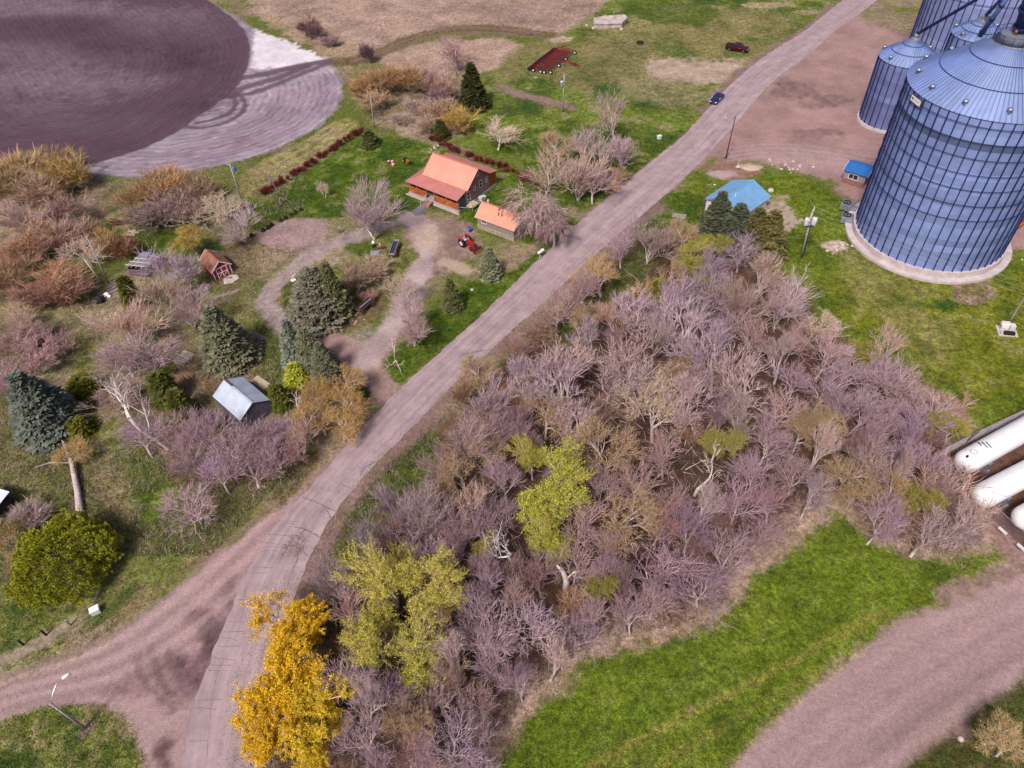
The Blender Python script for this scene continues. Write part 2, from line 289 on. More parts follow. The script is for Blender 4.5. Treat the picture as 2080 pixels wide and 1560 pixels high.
# woods floor
poly(WOODS,BROWN*.9+OLIV*.18,1.5,2,1,.3,mott=.8,sc=2.5)
poly([(1310,520),(1500,600),(1700,740),(1880,850),(1900,960),(1700,960),(1500,1100),(1440,1220),(1200,1270),(1040,1400),(960,1540),(700,1540),(700,1300),(800,1100),(900,980),(1060,800),(1200,640)],FLOOR*1.3,3,4,.85,.2,mott=.9,sc=3)
poly([(640,1200),(650,1130),(700,1050),(760,970),(860,875),(910,880),(880,960),(840,1020),(790,1070),(720,1140)],GREEN*.95,1,1.5,.95,1,mott=.6,sc=2)
poly([(1100,690),(1200,590),(1260,540),(1310,470),(1340,540),(1230,640),(1130,730)],GREEN*.8,1,2,.8,.9,mott=.7,sc=2)
path([(1000,1500),(1060,1420),(1150,1335),(1210,1293),(1400,1262),(1470,1215),(1485,1150),(1560,1118),(1630,1060),(1700,1000),(1800,1085),(1900,1115),(1985,1090)],4.0,PTAN*1.0,1,1.5,.85,.5,mott=.55,sc=1.5)
# roadsides
path([(605,1020),(700,915),(800,815),(880,742),(1000,637),(1120,515),(1220,425),(1320,342),(1405,275),(1450,222)],1.8,DIRT*.95,.8,1.0,.9,.2,mott=.4)
path([(540,1560),(560,1430),(590,1300),(625,1180),(665,1090),(715,1010),(775,945),(850,875),(915,803),(1000,725),(1110,625),(1195,548),(1262,485),(1340,420)],2.2,DIRT*.85,.8,.8,.9,.2,mott=.4)
path([(1430,225),(1500,150),(1560,105),(1640,60),(1690,15)],2.6,DIRT*.9,1,1.5,.9,.2,mott=.5)
# gravel
poly(YARD,DIRT*1.22,1,1.4,1,0,mott=.3,sc=5)
for b in ((1610,185,45,18),(1650,270,60,9),(1585,165,18,12),(1700,205,30,14),(1640,215,25,7)): blob(*b,DIRT*.72,.75,1.5,mott=.7,sc=1.5,amp=2.5)
poly([(1540,320),(1640,300),(1760,330),(1740,370),(1650,345),(1540,335)],GRAV*1.2,2,2,.6,0,mott=.3)
for k in range(4): path([(1480,300+9*k),(1570,290+8*k),(1680,300+9*k),(1780,320+9*k)],.8,LITE,.4,.5,.5)
poly(BR,GRAV*1.08,.5,.7,1,0,1,mott=.12,sc=5)
for b,k in (((380,1370,62,50),.5),((432,1290,20,62),.42),((330,1345,30,18),.5),((468,1225,10,50),.5),((400,1245,18,14),.6),((300,1372,40,18),.6),((370,1490,30,14),.6),((330,1540,14,40),.6),((345,1420,30,25),.6),((255,1400,30,12),.75),((410,1400,15,60),.5)): blob(*b,GRAV*np.array((k,k*.84,k*.93))*.8,.9,1.3,mott=.95,sc=.9,amp=1.6)
for k in range(7):
    y=1362+k*11; path([(-60,y+30),(80,y-8),(200,y-55+k*5),(300,y-120+k*9),(420,y-220+k*12),(560,y-345+k*10)],.8,GRAV*(1.4 if k%2 else .72),.35,.3,.5)
for k in range(9): path([(255+12*k,1300+3*k),(262+12*k,1360),(290+12*k,1410),(340+10*k,1440)],.4,GRAV*(.6 if k%3 else 1.3),.3,.5,.35)
poly(RD2,GRAV*1.0,.5,.7,1,0,1,mott=.15,sc=5)
for k in range(8):
    t=(k+.7)/8.5; a=np.array([(1480,1580),(1690,1380),(1930,1235),(2120,1160)])*(1-t)+np.array([(1760,1600),(1880,1520),(2030,1410),(2120,1350)])*t
    path([tuple(q) for q in a],1.1+.6*(k%3),GRAV*(1.15,.84,1.08,.74,1.15,.86,.66,1.08)[k],.6,.6,.6,mott=.2,sc=6)
def axis(pts):
    o=[]
    for (a,b,s) in pts: o+=list(np.arange(a,b,s))
    return np.array(o)
gx=axis([(-3000,-400,400),(-400,-172,30),(-172,-60,.5),(-60,80,.28),(80,150,.5),(150,400,30),(400,3001,400)])
gy=axis([(-1000,10,100),(10,100,.27),(100,150,.36),(150,275,.55),(275,500,30),(500,5001,500)])
GX,GY=np.meshgrid(gx,gy); X=GX.ravel(); Y=GY.ravel(); N=len(X)
n1=fbm(X,Y,4.0,4,1)-.5; n2=fbm(X,Y,14,3,2)-.5; n3=fbm(X,Y,1.1,3,3)-.5; n4=fbm(X,Y,2.6,3,9)-.5
Cg=SCRUB[None,:]*(1+n1[:,None]); GR=np.full(N,.6); RD=np.zeros(N); RA=np.zeros(N)
mx=sst(-.12,.16,n2+n1*.6)[:,None]; Cg=Cg*(1-mx)+(GREEN*.9+OLIV*.4)*mx
for (t,P,c,soft,amp,op,g,mott,sc,ex) in LAY:
    mg=(soft+amp)*1.5+(ex if t=='l' else 0); lo=P.min(0)-mg; hi=P.max(0)+mg
    ii=np.nonzero((X>lo[0])&(X<hi[0])&(Y>lo[1])&(Y<hi[1]))[0]
    if not len(ii): continue
    x=X[ii];y=Y[ii]
    if t=='p': d=sdpoly(x,y,P)
    else:
        d=np.full(x.shape,1e9)
        for i in range(len(P)-1):
            dd,_=seg_dist(x,y,P[i],P[i+1]); d=np.minimum(d,dd)
        d=d-ex
    d2=d+amp*(n1[ii]*1.2+n3[ii]*1.0)*1.6
    wgt=sst(soft,-soft,d2)*op
    cc=np.tile(c,(len(ii),1))
    if mott:
        # patches of differing plants or soil, a mix of two tones of the same surface
        m=fbm(x,y,sc,4,int(abs(P[0][0]*7))%97)-.5; m2=fbm(x+31,y,sc*.4,3,5)-.5
        cc=cc*np.clip(1+mott*1.9*m+mott*.9*m2,.3,2)[:,None]
        if g and g>.75:
            k=sst(.08,.26,m2+m*.5)[:,None]*mott*.6*(1 if mott>.55 else .35); cc=cc*(1-k)+(TAN*.75)*k
            k=sst(.05,.25,-m)[:,None]*mott*.6; cc=cc*(1-k)+DKG*1.3*k
    Cg[ii]=Cg[ii]*(1-wgt[:,None])+cc*wgt[:,None]
    if g is not None: GR[ii]=GR[ii]*(1-wgt)+g*wgt
    if t=='p' and ex: RD[ii]=np.where(wgt>.5,d,RD[ii]); RA[ii]=RA[ii]*(1-wgt)+ex[1]*wgt
    elif t=='p' and soft<1.5 or t=='l': RA[ii]*=(1-wgt*(g is None or g<.9))
Cg=np.clip(Cg,.004,.9)
nx=len(gx); ny=len(gy); idx=np.arange(nx*ny).reshape(ny,nx)
F=np.stack([idx[:-1,:-1].ravel(),idx[:-1,1:].ravel(),idx[1:,1:].ravel(),idx[1:,:-1].ravel()],1)
Z=-.03+.10*(n3)*(GR>.25)+.0*X; Z=np.minimum(Z,.015)
far=(np.abs(X)>400)|(Y>400)|(Y<0); Z[far]=0
gme=npmesh('ground',np.stack([X,Y,Z],1),F,Cg,{'grass':GR,'rowd':RD,'rowa':RA},smooth=True)
def gmat():
    m=bpy.data.materials.new('land'); m.use_nodes=True; n=m.node_tree; L=n.links.new; b=n.nodes['Principled BSDF']; b.inputs['Roughness'].default_value=.95; b.inputs['Specular IOR Level'].default_value=.1
    def at(nm):
        a=n.nodes.new('ShaderNodeAttribute'); a.attribute_name=nm; return a
    def noise(sc,d=4,src=None):
        t=n.nodes.new('ShaderNodeTexNoise'); t.inputs['Scale'].default_value=sc; t.inputs['Detail'].default_value=d; L(geo.outputs['Position'] if src is None else src,t.inputs['Vector']); return t.outputs['Fac']
    def mth(op,a,b_=None,c_=None):
        t=n.nodes.new('ShaderNodeMath'); t.operation=op
        for i,v in enumerate((a,b_,c_)):
            if v is None: continue
            if isinstance(v,(int,float)): t.inputs[i].default_value=v
            else: L(v,t.inputs[i])
        return t.outputs[0]
    def rng(v,a,b_,c_,d_):
        t=n.nodes.new('ShaderNodeMapRange'); L(v,t.inputs[0])
        for i,q in enumerate((a,b_,c_,d_)): t.inputs[i+1].default_value=q
        return t.outputs[0]
    geo=n.nodes.new('ShaderNodeNewGeometry'); col=at('Col'); gr=at('grass').outputs['Fac']; rd=at('rowd').outputs['Fac']; ra=at('rowa').outputs['Fac']
    f1=rng(noise(2.0,5),.3,.7,.5,1.55); f2=rng(noise(.8,5),.3,.7,.5,1.5); f3=rng(noise(7,3),.3,.7,.55,1.5)
    gf=mth('ADD',mth('MULTIPLY',mth('SUBTRACT',f3,1),mth('ADD',mth('MULTIPLY',gr,.55),.45)),1)
    gf1=mth('ADD',mth('MULTIPLY',mth('SUBTRACT',f1,1),mth('ADD',mth('MULTIPLY',gr,.72),.26)),1)
    v=mth('MULTIPLY',mth('MULTIPLY',gf1,mth('ADD',mth('MULTIPLY',mth('SUBTRACT',f2,1),mth('ADD',mth('MULTIPLY',gr,.7),.10)),1)),gf)
    # plough rows and wheel lines parallel to the headland
    wob=mth('MULTIPLY',noise(.22,5),11.0)
    s1=mth('SINE',mth('ADD',mth('MULTIPLY',rd,3.6),wob)); s2=mth('SINE',mth('ADD',mth('MULTIPLY',rd,1.15),mth('MULTIPLY',wob,.7)))
    brk=rng(noise(.35,5),.38,.64,.0,1.5)
    rows=mth('ADD',mth('MULTIPLY',mth('MULTIPLY',mth('ADD',mth('MULTIPLY',s1,.65),mth('MULTIPLY',s2,.4)),ra),brk),1)
    v=mth('MULTIPLY',v,rows)
    vm=n.nodes.new('ShaderNodeVectorMath'); vm.operation='SCALE'; L(col.outputs['Color'],vm.inputs[0]); L(v,vm.inputs['Scale'])
    # straw flecks
    mixn=n.nodes.new('ShaderNodeMix'); mixn.data_type='RGBA'; L(mth('MULTIPLY',mth('MULTIPLY',rng(noise(6.5,3),.56,.68,0,.4),rng(noise(.35,3),.42,.6,0,1)),gr),mixn.inputs['Factor'])
    L(vm.outputs[0],mixn.inputs[6]); mixn.inputs[7].default_value=(.30,.25,.12,1); L(mixn.outputs[2],b.inputs['Base Color'])
    bp=n.nodes.new('ShaderNodeBump'); bp.inputs['Strength'].default_value=.6; bp.inputs['Distance'].default_value=.12
    hh=mth('ADD',mth('MULTIPLY',f3,mth('ADD',mth('MULTIPLY',gr,.6),.15)),mth('MULTIPLY',rows,.5)); L(mth('ADD',hh,mth('MULTIPLY',f1,gr)),bp.inputs['Height']); L(bp.outputs[0],b.inputs['Normal'])
    return m
gme.materials.append(gmat()); ground=link('ground',gme); tag(ground,kind='structure')
# ---------------- paved road ----------------
def resample(P,n):
    P=np.asarray(P,float); s=np.r_[0,np.cumsum(np.hypot(*np.diff(P,axis=0).T))]; t=np.linspace(0,s[-1],n)
    return np.stack([np.interp(t,s,P[:,0]),np.interp(t,s,P[:,1])],1)
AL=resample(smooth_poly(WW(ASPH_L),2,False),420); AR=resample(smooth_poly(WW(ASPH_R),2,False),420)
# pair the edges along the centre line
mid=(AL+AR)/2; dr=np.gradient(mid,axis=0); dr/=np.linalg.norm(dr,axis=1)[:,None]; nn=np.stack([dr[:,1],-dr[:,0]],1)
S=np.r_[0,np.cumsum(np.hypot(*np.diff(mid,axis=0).T))]
def half(E):
    out=[]
    for m_,d_,n_ in zip(mid,dr,nn):
        r=E-m_; k=np.argmin(np.abs(r@d_)+.02*np.abs(r@n_)); out.append(abs(r[k]@n_))
    return np.convolve(np.pad(out,6,'edge'),np.ones(13)/13,'valid')
hl=half(AL); hr=half(AR); K=13
jl=.35*(fbm(S,S*0,1.2,4,11)-.5)*2; jr=.35*(fbm(S,S*0+9,1.2,4,12)-.5)*2
vs=[];uv=[]
for i in range(len(mid)):
    for k in range(K):
        t=k/(K-1); off=-(hl[i]+jl[i])*(1-t)+(hr[i]+jr[i])*t
        crown=.02+.05*(1-abs(2*t-1)); vs.append((*(mid[i]+nn[i]*off),crown)); uv.append((t,S[i]))
fs=[(i*K+k,i*K+k+1,(i+1)*K+k+1,(i+1)*K+k) for i in range(len(mid)-1) for k in range(K-1)]
rme=npmesh('paved_road',vs,fs,None,{'rt':[u[0] for u in uv],'rs':[u[1] for u in uv]},smooth=True)
def rmat():
    m=bpy.data.materials.new('old_asphalt'); m.use_nodes=True; n=m.node_tree; L=n.links.new; b=n.nodes['Principled BSDF']; b.inputs['Roughness'].default_value=.9; b.inputs['Specular IOR Level'].default_value=.15
    a=n.nodes.new('ShaderNodeAttribute'); a.attribute_name='rt'; s=n.nodes.new('ShaderNodeAttribute'); s.attribute_name='rs'
    cx=n.nodes.new('ShaderNodeCombineXYZ'); ms=n.nodes.new('ShaderNodeMath'); ms.operation='MULTIPLY'; L(a.outputs['Fac'],ms.inputs[0]); ms.inputs[1].default_value=9; L(ms.outputs[0],cx.inputs[0])
    m2=n.nodes.new('ShaderNodeMath'); m2.operation='MULTIPLY'; L(s.outputs['Fac'],m2.inputs[0]); m2.inputs[1].default_value=.04; L(m2.outputs[0],cx.inputs[1])
    t=n.nodes.new('ShaderNodeTexNoise'); t.inputs['Scale'].default_value=1.1; t.inputs['Detail'].default_value=5; L(cx.outputs[0],t.inputs['Vector'])
    r=n.nodes.new('ShaderNodeValToRGB'); r.color_ramp.elements[0].position=.32; r.color_ramp.elements[1].position=.68
    r.color_ramp.elements[0].color=(.30,.215,.235,1); r.color_ramp.elements[1].color=(.40,.30,.31,1); L(t.outputs['Fac'],r.inputs[0])
    g=n.nodes.new('ShaderNodeNewGeometry'); t2=n.nodes.new('ShaderNodeTexNoise'); t2.inputs['Scale'].default_value=.35; t2.inputs['Detail'].default_value=8; t2.inputs['Roughness'].default_value=.7; L(g.outputs['Position'],t2.inputs['Vector'])
    mr=n.nodes.new('ShaderNodeMapRange'); L(t2.outputs['Fac'],mr.inputs[0]); mr.inputs[1].default_value=.3; mr.inputs[2].default_value=.7; mr.inputs[3].default_value=.76; mr.inputs[4].default_value=1.22
    vm=n.nodes.new('ShaderNodeVectorMath'); vm.operation='SCALE'; L(r.outputs[0],vm.inputs[0]); L(mr.outputs[0],vm.inputs['Scale']); L(vm.outputs[0],b.inputs['Base Color'])
    return m
rme.materials.append(rmat()); road=link('paved_road',rme); tag(road,kind='structure')
TAR=mat('tar',(.20,.145,.17),.7,0,.3,3)
def roadz(p):
    k=np.argmin(np.hypot(*(mid-p).T)); off=(p-mid[k])@nn[k]; t=(off+hl[k])/(hl[k]+hr[k]); return .02+.05*(1-min(1,abs(2*t-1)))
def crack(pts,wd):
    b=MB(); P=smooth_poly(WW(pts),2,False); P=resample(P,max(6,int(len(P)*1.5)))
    d=np.gradient(P,axis=0); d/=np.linalg.norm(d,axis=1)[:,None]; v=[]
    rr=random.Random(int(pts[0][0])); w0=wd/2
    for i,p in enumerate(P):
        nrm=np.array((d[i][1],-d[i][0])); j=nrm*rr.uniform(-.06,.06); ww=w0*rr.uniform(.5,1.3)
        for s_ in (-1,1):
            q=p+j+nrm*ww*s_; v.append((q[0],q[1],roadz(q)+.006))
    b.add(v,[(2*i,2*i+1,2*i+3,2*i+2) for i in range(len(P)-1)]); return b
cr=MB()
def addcr(pts,wd):
    b=crack(pts,wd); cr.add(b.v,b.f)
rr=random.Random(4)
for y in (1060,1065,1085,1112,1120,1150,1163,1218,1262,1283,1296,1312,1336,1350,1362,1423,1440,1505):
    xl=np.interp(y,[1035,1110,1190,1330,1440,1560],[590,530,490,430,390,368]); addcr([(xl+5,y),(xl+20,y+rr.uniform(-3,3)),(xl+rr.uniform(35,60),y+rr.uniform(-2,6))],.07)
for pts,wd in [([(500,1190),(485,1300),(440,1360),(425,1470),(420,1540)],.05),([(610,1120),(588,1180),(560,1260),(530,1380),(510,1480)],.10),([(640,950),(680,1020)],.0),
  ([(605,1005),(640,1018),(672,1035)],.10),([(612,1010),(655,1026),(684,1040)],.10),([(655,1030),(668,1040),(670,1052)],.16),([(598,1070),(625,1076),(650,1092)],.16),([(733,965),(738,950),(752,943),(762,938)],.16),
  ([(690,982),(718,994)],.12),([(1245,480),(1275,462),(1305,437),(1317,428)],.16),([(1297,418),(1305,410),(1315,414),(1313,424)],.12),([(1180,535),(1225,505),(1270,470)],.10),([(1120,600),(1180,548)],.08),([(1170,545),(1180,532)],.1),
  ([(1585,115),(1620,100),(1650,85)],.14),([(1600,102),(1640,78)],.14),([(1610,92),(1630,80),(1660,62)],.12),([(1515,162),(1540,150),(1560,138)],.14),([(940,720),(985,712)],.3),([(800,830),(870,770),(930,715)],.08),([(1340,385),(1380,352)],.08),([(520,1100),(600,1110)],.06),([(545,1085),(610,1092)],.06)]:
    if wd: addcr(pts,wd)
cr.build('tar_seal',TAR,road)
# ---------------- vegetation ----------------
def vegmat(name,base,use_obj=True,var=.35,rough=.85,trans=0):
    m=bpy.data.materials.new(name); m.use_nodes=True; n=m.node_tree; L=n.links.new; b=n.nodes['Principled BSDF']; b.inputs['Roughness'].default_value=rough; b.inputs['Specular IOR Level'].default_value=.15
    a=n.nodes.new('ShaderNodeAttribute'); a.attribute_name='Var'
    oi=n.nodes.new('ShaderNodeObjectInfo')
    mr=n.nodes.new('ShaderNodeMapRange'); L(a.outputs['Fac'],mr.inputs[0]); mr.inputs[3].default_value=1-var; mr.inputs[4].default_value=1+var
    vm=n.nodes.new('ShaderNodeVectorMath'); vm.operation='SCALE'
    if use_obj: L(oi.outputs['Color'],vm.inputs[0])
    else: vm.inputs[0].default_value=base
    L(mr.outputs[0],vm.inputs['Scale']); L(vm.outputs[0],b.inputs['Base Color'])
    return m
BARKM=vegmat('bark',None,True,.3); TWIGM=vegmat('twigs',None,True,.78); LEAFM=vegmat('leaves',None,True,.45); NEEDM=vegmat('needles',None,True,.5,.7)
def perp(d,rng):
    a=rng.normal(size=d.shape); a-= (a*d).sum(-1,keepdims=True)*d; return a/np.linalg.norm(a,axis=-1,keepdims=True)
def tubes(P0,P1,R0,R1,n):
    d=P1-P0; d/=np.linalg.norm(d,axis=1)[:,None]+1e-9
    ref=np.where(np.abs(d[:,2:3])>.9,np.array([[1.,0,0]]),np.array([[0,0,1.]])); x=np.cross(d,ref); x/=np.linalg.norm(x,axis=1)[:,None]; y=np.cross(d,x)
    V=[]
    for P,R in ((P0,R0),(P1,R1)):
        for j in range(n):
            a=2*math.pi*j/n; V.append(P+(x*math.cos(a)+y*math.sin(a))*R[:,None])
    V=np.stack(V,1); N=len(P0); base=(np.arange(N)*2*n)[:,None]
    F=np.concatenate([base+np.array([[j,(j+1)%n,n+(j+1)%n,n+j]]) for j in range(n)],0)
    return V.reshape(-1,3),F
def spikes(P,D,L,w,rng,blunt=0):
    s=perp(D,rng)*(w[:,None]/2); V=np.stack([P-s,P+s,P+D*L[:,None]],1).reshape(-1,3); F=np.arange(len(V)).reshape(-1,3); return V,F
def grow(seed,levels=5,nk=(4,4,4,4),L0=3.2,ratio=.72,ang=(22,48),up=.15,r0=.22,wob=.12,side=.5,droop=0,trunks=1,lean=0):
    R=np.random.default_rng(seed); segs=[]; tips=[]
    def br(p,d,L,r,l):
        ns=3 if l<3 else 2; pts=[p]
        for i in range(ns):
            d=d+R.normal(size=3)*wob*(1+.12*l); d[2]+=up*.35-(droop*l*.12); d/=np.linalg.norm(d); q=p+d*L/ns
            ra=r*(1-.38*i/ns); rb=r*(1-.38*(i+1)/ns); segs.append((p,q,ra,rb,l)); p=q; pts.append(p)
        if l>=levels: tips.append((pts[0],pts[-1],d,L)); return
        n=nk[min(l,len(nk)-1)]
        for k in range(n):
            last=(k<max(1,int(n*(1-side)))); t=1 if last else R.uniform(.35,.95)
            o=pts[-1] if last else pts[0]*(1-t)+pts[-1]*t
            a=math.radians(R.uniform(*ang)); az=2*math.pi*(k+R.uniform(-.3,.3))/n+l*1.3
            x=perp(d[None],R)[0]; ref=np.array([1.,.2,.1]) if abs(d[0])<.8 else np.array([0,1.,0]); x=np.cross(d,ref); x/=np.linalg.norm(x); y=np.cross(d,x)
            nd=d*math.cos(a)+(x*math.cos(az)+y*math.sin(az))*math.sin(a); nd[2]+=up; nd/=np.linalg.norm(nd)
            br(o,nd,L*ratio*R.uniform(.75,1.2),r*.62*R.uniform(.8,1.1)*(1-.25*(1-t)),l+1)
    for t in range(trunks):
        a=R.uniform(0,6.28)+t*2.4; th=(0 if trunks==1 else math.radians(R.uniform(6,32)))+lean
        d=np.array([math.sin(th)*math.cos(a),math.sin(th)*math.sin(a),math.cos(th)]); rad=0
        br(np.array([rad*math.cos(a),rad*math.sin(a),-.1]),d,L0*(1 if trunks==1 else R.uniform(.7,1.15)),r0*(1 if trunks==1 else R.uniform(.5,1)),0)
    return segs,tips,R
def mk(name,V,F,var,m):
    me=npmesh(name,V,F,None,{'Var':var}); me.materials.append(m); return me
def decid(name,seed,H,Rc,nsp=9,splen=.5,spw=.03,leaf=0,leafs=.14,split=2,fan=.9,**k):
    """returns meshes of one tree kind: trunk with its limbs, crown of twigs, foliage"""
    segs,tips,R=grow(seed,**k)
    P0=np.array([s[0] for s in segs]);P1=np.array([s[1] for s in segs]);r0=np.array([s[2] for s in segs]);r1=np.array([s[3] for s in segs]);l=np.array([s[4] for s in segs])
    top=np.percentile(P1[:,2],99.5); rad=np.percentile(np.hypot(P1[:,0],P1[:,1]),97)
    sc=np.array([Rc*.93/rad,Rc*.93/rad,H*.96/top]); P0=P0*sc;P1=P1*sc
    thin=H/10
    m0=l<=split; VT,FT=tubes(P0[m0],P1[m0],np.maximum(r0[m0]*.88,.03)*thin,np.maximum(r1[m0],.025)*thin,6)
    tr=mk(name+'_trunk',VT,FT,np.repeat(R.uniform(0,1,m0.sum()),12),BARKM)
    m1=~m0; VC,FC=tubes(P0[m1],P1[m1],np.maximum(r0[m1]*.9,.021),np.maximum(r1[m1],.013),3)
    v1=np.repeat(np.clip(R.uniform(.66,1.0,m1.sum())-.10*(l[m1]>=4),0,1),6)
    T0=np.array([t[0] for t in tips])*sc;T1=np.array([t[1] for t in tips])*sc;TD=np.array([t[2] for t in tips]); n=len(T0)
    rep=np.repeat(np.arange(n),nsp); t=R.uniform(.1,1,len(rep))[:,None]; P=T0[rep]*(1-t)+T1[rep]*t
    rad_=P*np.array([1,1,.8])-np.array([0,0,H*.30]); rad_/=np.linalg.norm(rad_,axis=1)[:,None]; D=TD[rep]*.7+rad_*.6+R.normal(size=(len(rep),3))*.42*fan; D[:,2]+=.12-(k.get('droop',0)*1.2); D/=np.linalg.norm(D,axis=1)[:,None]
    VS,FS=spikes(P,D,R.uniform(.5,1.2,len(rep))*splen,R.uniform(.7,1.3,len(rep))*spw,R)
    vs=np.repeat(R.uniform(0.05,.75,len(rep)),3)
    V=np.concatenate([VC,VS]); FQ=FC; 
    # tubes as triangles to share one mesh
    FCt=np.concatenate([FC[:,[0,1,2]],FC[:,[0,2,3]]]); F=np.concatenate([FCt,FS+len(VC)])
    cr_=mk(name+'_crown',V,F,np.concatenate([v1,vs]),TWIGM); lf=None
    if leaf:
        rep=R.integers(0,len(P),leaf); t=R.uniform(0,1,leaf)[:,None]; Q=P[rep]+D[rep]*t*splen+R.normal(size=(leaf,3))*.08
        d=R.normal(size=(leaf,3)); d[:,2]=np.abs(d[:,2])*.6; d/=np.linalg.norm(d,axis=1)[:,None]; s=perp(d,R)
        a=R.uniform(.6,1.3,leaf)[:,None]*leafs; u=perp(d,R)
        s=np.cross(d,u); VL=np.stack([Q-u*a*.5,Q+s*a*.35,Q+u*a*.6,Q-s*a*.35],1).reshape(-1,3)
        lf=mk(name+'_foliage',VL,np.arange(4*leaf).reshape(-1,4),np.repeat(R.uniform(0,1,leaf),4),LEAFM)
    return tr,cr_,lf,H
K={}
# bare crowns of several habits
K['round']=[decid('bare',10+i,10,4.6,nsp=4,splen=.85,spw=.024,levels=5,nk=(4,4,4,3,3),L0=2.2,ang=(14,44),up=.13,split=2,ratio=.82,wob=.09) for i in range(4)]
K['fan']=[decid('fan',30+i,10,4.2,nsp=4,splen=.85,spw=.024,levels=4,nk=(5,4,4,4),L0=2.4,ang=(10,34),up=.16,wob=.08,trunks=3,split=1,ratio=.8,r0=.14) for i in range(3)]
K['tall']=[decid('tall',40+i,13,3.6,nsp=4,splen=.85,spw=.024,levels=5,nk=(4,4,4,3,3),L0=3.8,ang=(12,40),up=.22,r0=.18,wob=.12,split=2,ratio=.74) for i in range(2)]
K['bush']=[decid('shrub',50+i,4.5,2.8,nsp=5,splen=.9,spw=.04,levels=3,nk=(4,4,5,4),L0=1.3,ang=(12,36),up=.14,trunks=9,r0=.05,split=0,ratio=.75) for i in range(2)]
K['dead']=[decid('dead',60+i,9,4.0,nsp=2,splen=.6,spw=.04,levels=4,nk=(3,3,3,3),L0=3.4,ang=(20,55),up=.1,r0=.26,wob=.24,split=3,ratio=.66) for i in range(2)]
K['droop']=[decid('droop',70,10,4.4,nsp=5,splen=1.5,spw=.05,levels=5,nk=(4,4,4,4,3),L0=2.6,ang=(25,60),up=.1,droop=.75,split=2,r0=.3)]
K['leaf']=[decid('leafing',80+i,11,4.6,nsp=5,splen=.8,spw=.045,leaf=26000,leafs=.10,levels=5,nk=(4,4,4,4,3),L0=2.8,ang=(20,48),up=.15,split=2) for i in range(2)]
K['gold']=[decid('gold',90+i,9.5,4.2,nsp=5,splen=.5,spw=.03,leaf=52000,leafs=.11,levels=5,nk=(4,4,4,4,3),L0=2.6,ang=(20,50),up=.12,split=2) for i in range(2)]
K['bud']=[decid('bud',100+i,9.5,4.2,nsp=3,splen=.7,spw=.028,leaf=6000,leafs=.085,levels=5,nk=(4,4,4,4,3),L0=2.4,ang=(22,52),up=.12,split=2) for i in range(2)]
K['red']=[decid('dogwood',110+i,1.5,1.6,nsp=10,splen=.5,spw=.03,levels=2,nk=(4,4,4),L0=.6,ang=(10,30),up=.1,trunks=14,r0=.02,split=0,ratio=.8) for i in range(2)]
def spruce(name,seed,H,Rm,dens=1.0,power=.8,base=.04):
    R=np.random.default_rng(seed); Ps=[];Ds=[];Sz=[]; z=H*base
    while z<H*.985:
        f=z/H; r=Rm*(1-f)**power*(1 if f>.1 else .8+2*f); nb=max(4,int(2*math.pi*r/.55*dens)); off=R.uniform(0,6.28)
        for k in range(nb):
            a=off+2*math.pi*(k+R.uniform(-.3,.3))/nb; rr=r*R.uniform(.68,1.2); dirr=np.array([math.cos(a),math.sin(a),0])
            zz=z+R.uniform(-.15,.15)
            for t in (1.0,.72,.45):
                if r*t<.12 and t<1: continue
                Ps.append(dirr*rr*t*.8+np.array([0,0,zz-.32*rr*t+.1*rr])); Ds.append(dirr*1.0+np.array([0,0,-.3+.6*f])); Sz.append((.62+.1*r)*(.9 if t==1 else .8)*R.uniform(.8,1.2))
        z+=.40*(1-.35*f)/dens**.5
    Ps=np.array(Ps);Ds=np.array(Ds);Ds/=np.linalg.norm(Ds,axis=1)[:,None];Sz=np.array(Sz); n=len(Ps)
    side=np.cross(Ds,np.array([0,0,1.])); side/=np.linalg.norm(side,axis=1)[:,None]; upv=np.cross(side,Ds)
    nb=11; rep=np.repeat(np.arange(n),nb); ph=R.uniform(-1.15,1.15,n*nb); el=R.normal(0,.22,n*nb)
    D=Ds[rep]*np.cos(ph)[:,None]+side[rep]*np.sin(ph)[:,None]+upv[rep]*el[:,None]; D/=np.linalg.norm(D,axis=1)[:,None]
    s=side[rep]*np.cos(ph)[:,None]-Ds[rep]*np.sin(ph)[:,None]; s=s+upv[rep]*R.normal(0,.5,n*nb)[:,None]; s/=np.linalg.norm(s,axis=1)[:,None]
    L=Sz[rep]*R.uniform(.5,1.,n*nb); w_=Sz[rep]*.17
    P=Ps[rep]+D*(L*.1)[:,None]
    V=np.stack([P,P+D*(L*.55)[:,None]+s*w_[:,None],P+D*L[:,None],P+D*(L*.55)[:,None]-s*w_[:,None]],1).reshape(-1,3)
    tv=np.clip(R.normal(.5,.26,n),0,1); fv=np.clip(tv[rep]+R.normal(0,.18,n*nb),0,1)
    vv=np.stack([fv*.2,fv,np.clip(fv*1.25,0,1),fv],1).ravel()
    cr_=mk(name+'_crown',V,np.arange(len(V)).reshape(-1,4),vv,NEEDM)
    VT,FT=tubes(np.array([[0,0,-.1]]),np.array([[0,0,H*.93]]),np.array([.17*H/10]),np.array([.02]),8)
    tr=mk(name+'_trunk',VT,FT,np.full(len(VT),.4),BARKM); return tr,cr_,None,H
K['spruce']=[spruce('spruce',200,12,2.9,.85,.88),spruce('spruce',201,9,2.0,1.0,.9),spruce('spruce',202,12,4.3,.72,.7)]
K['small']=[spruce('young_conifer',210,4,1.0,1.7,.7)]
K['cedar']=[spruce('cedar',215,6,1.15,1.6,.5)]
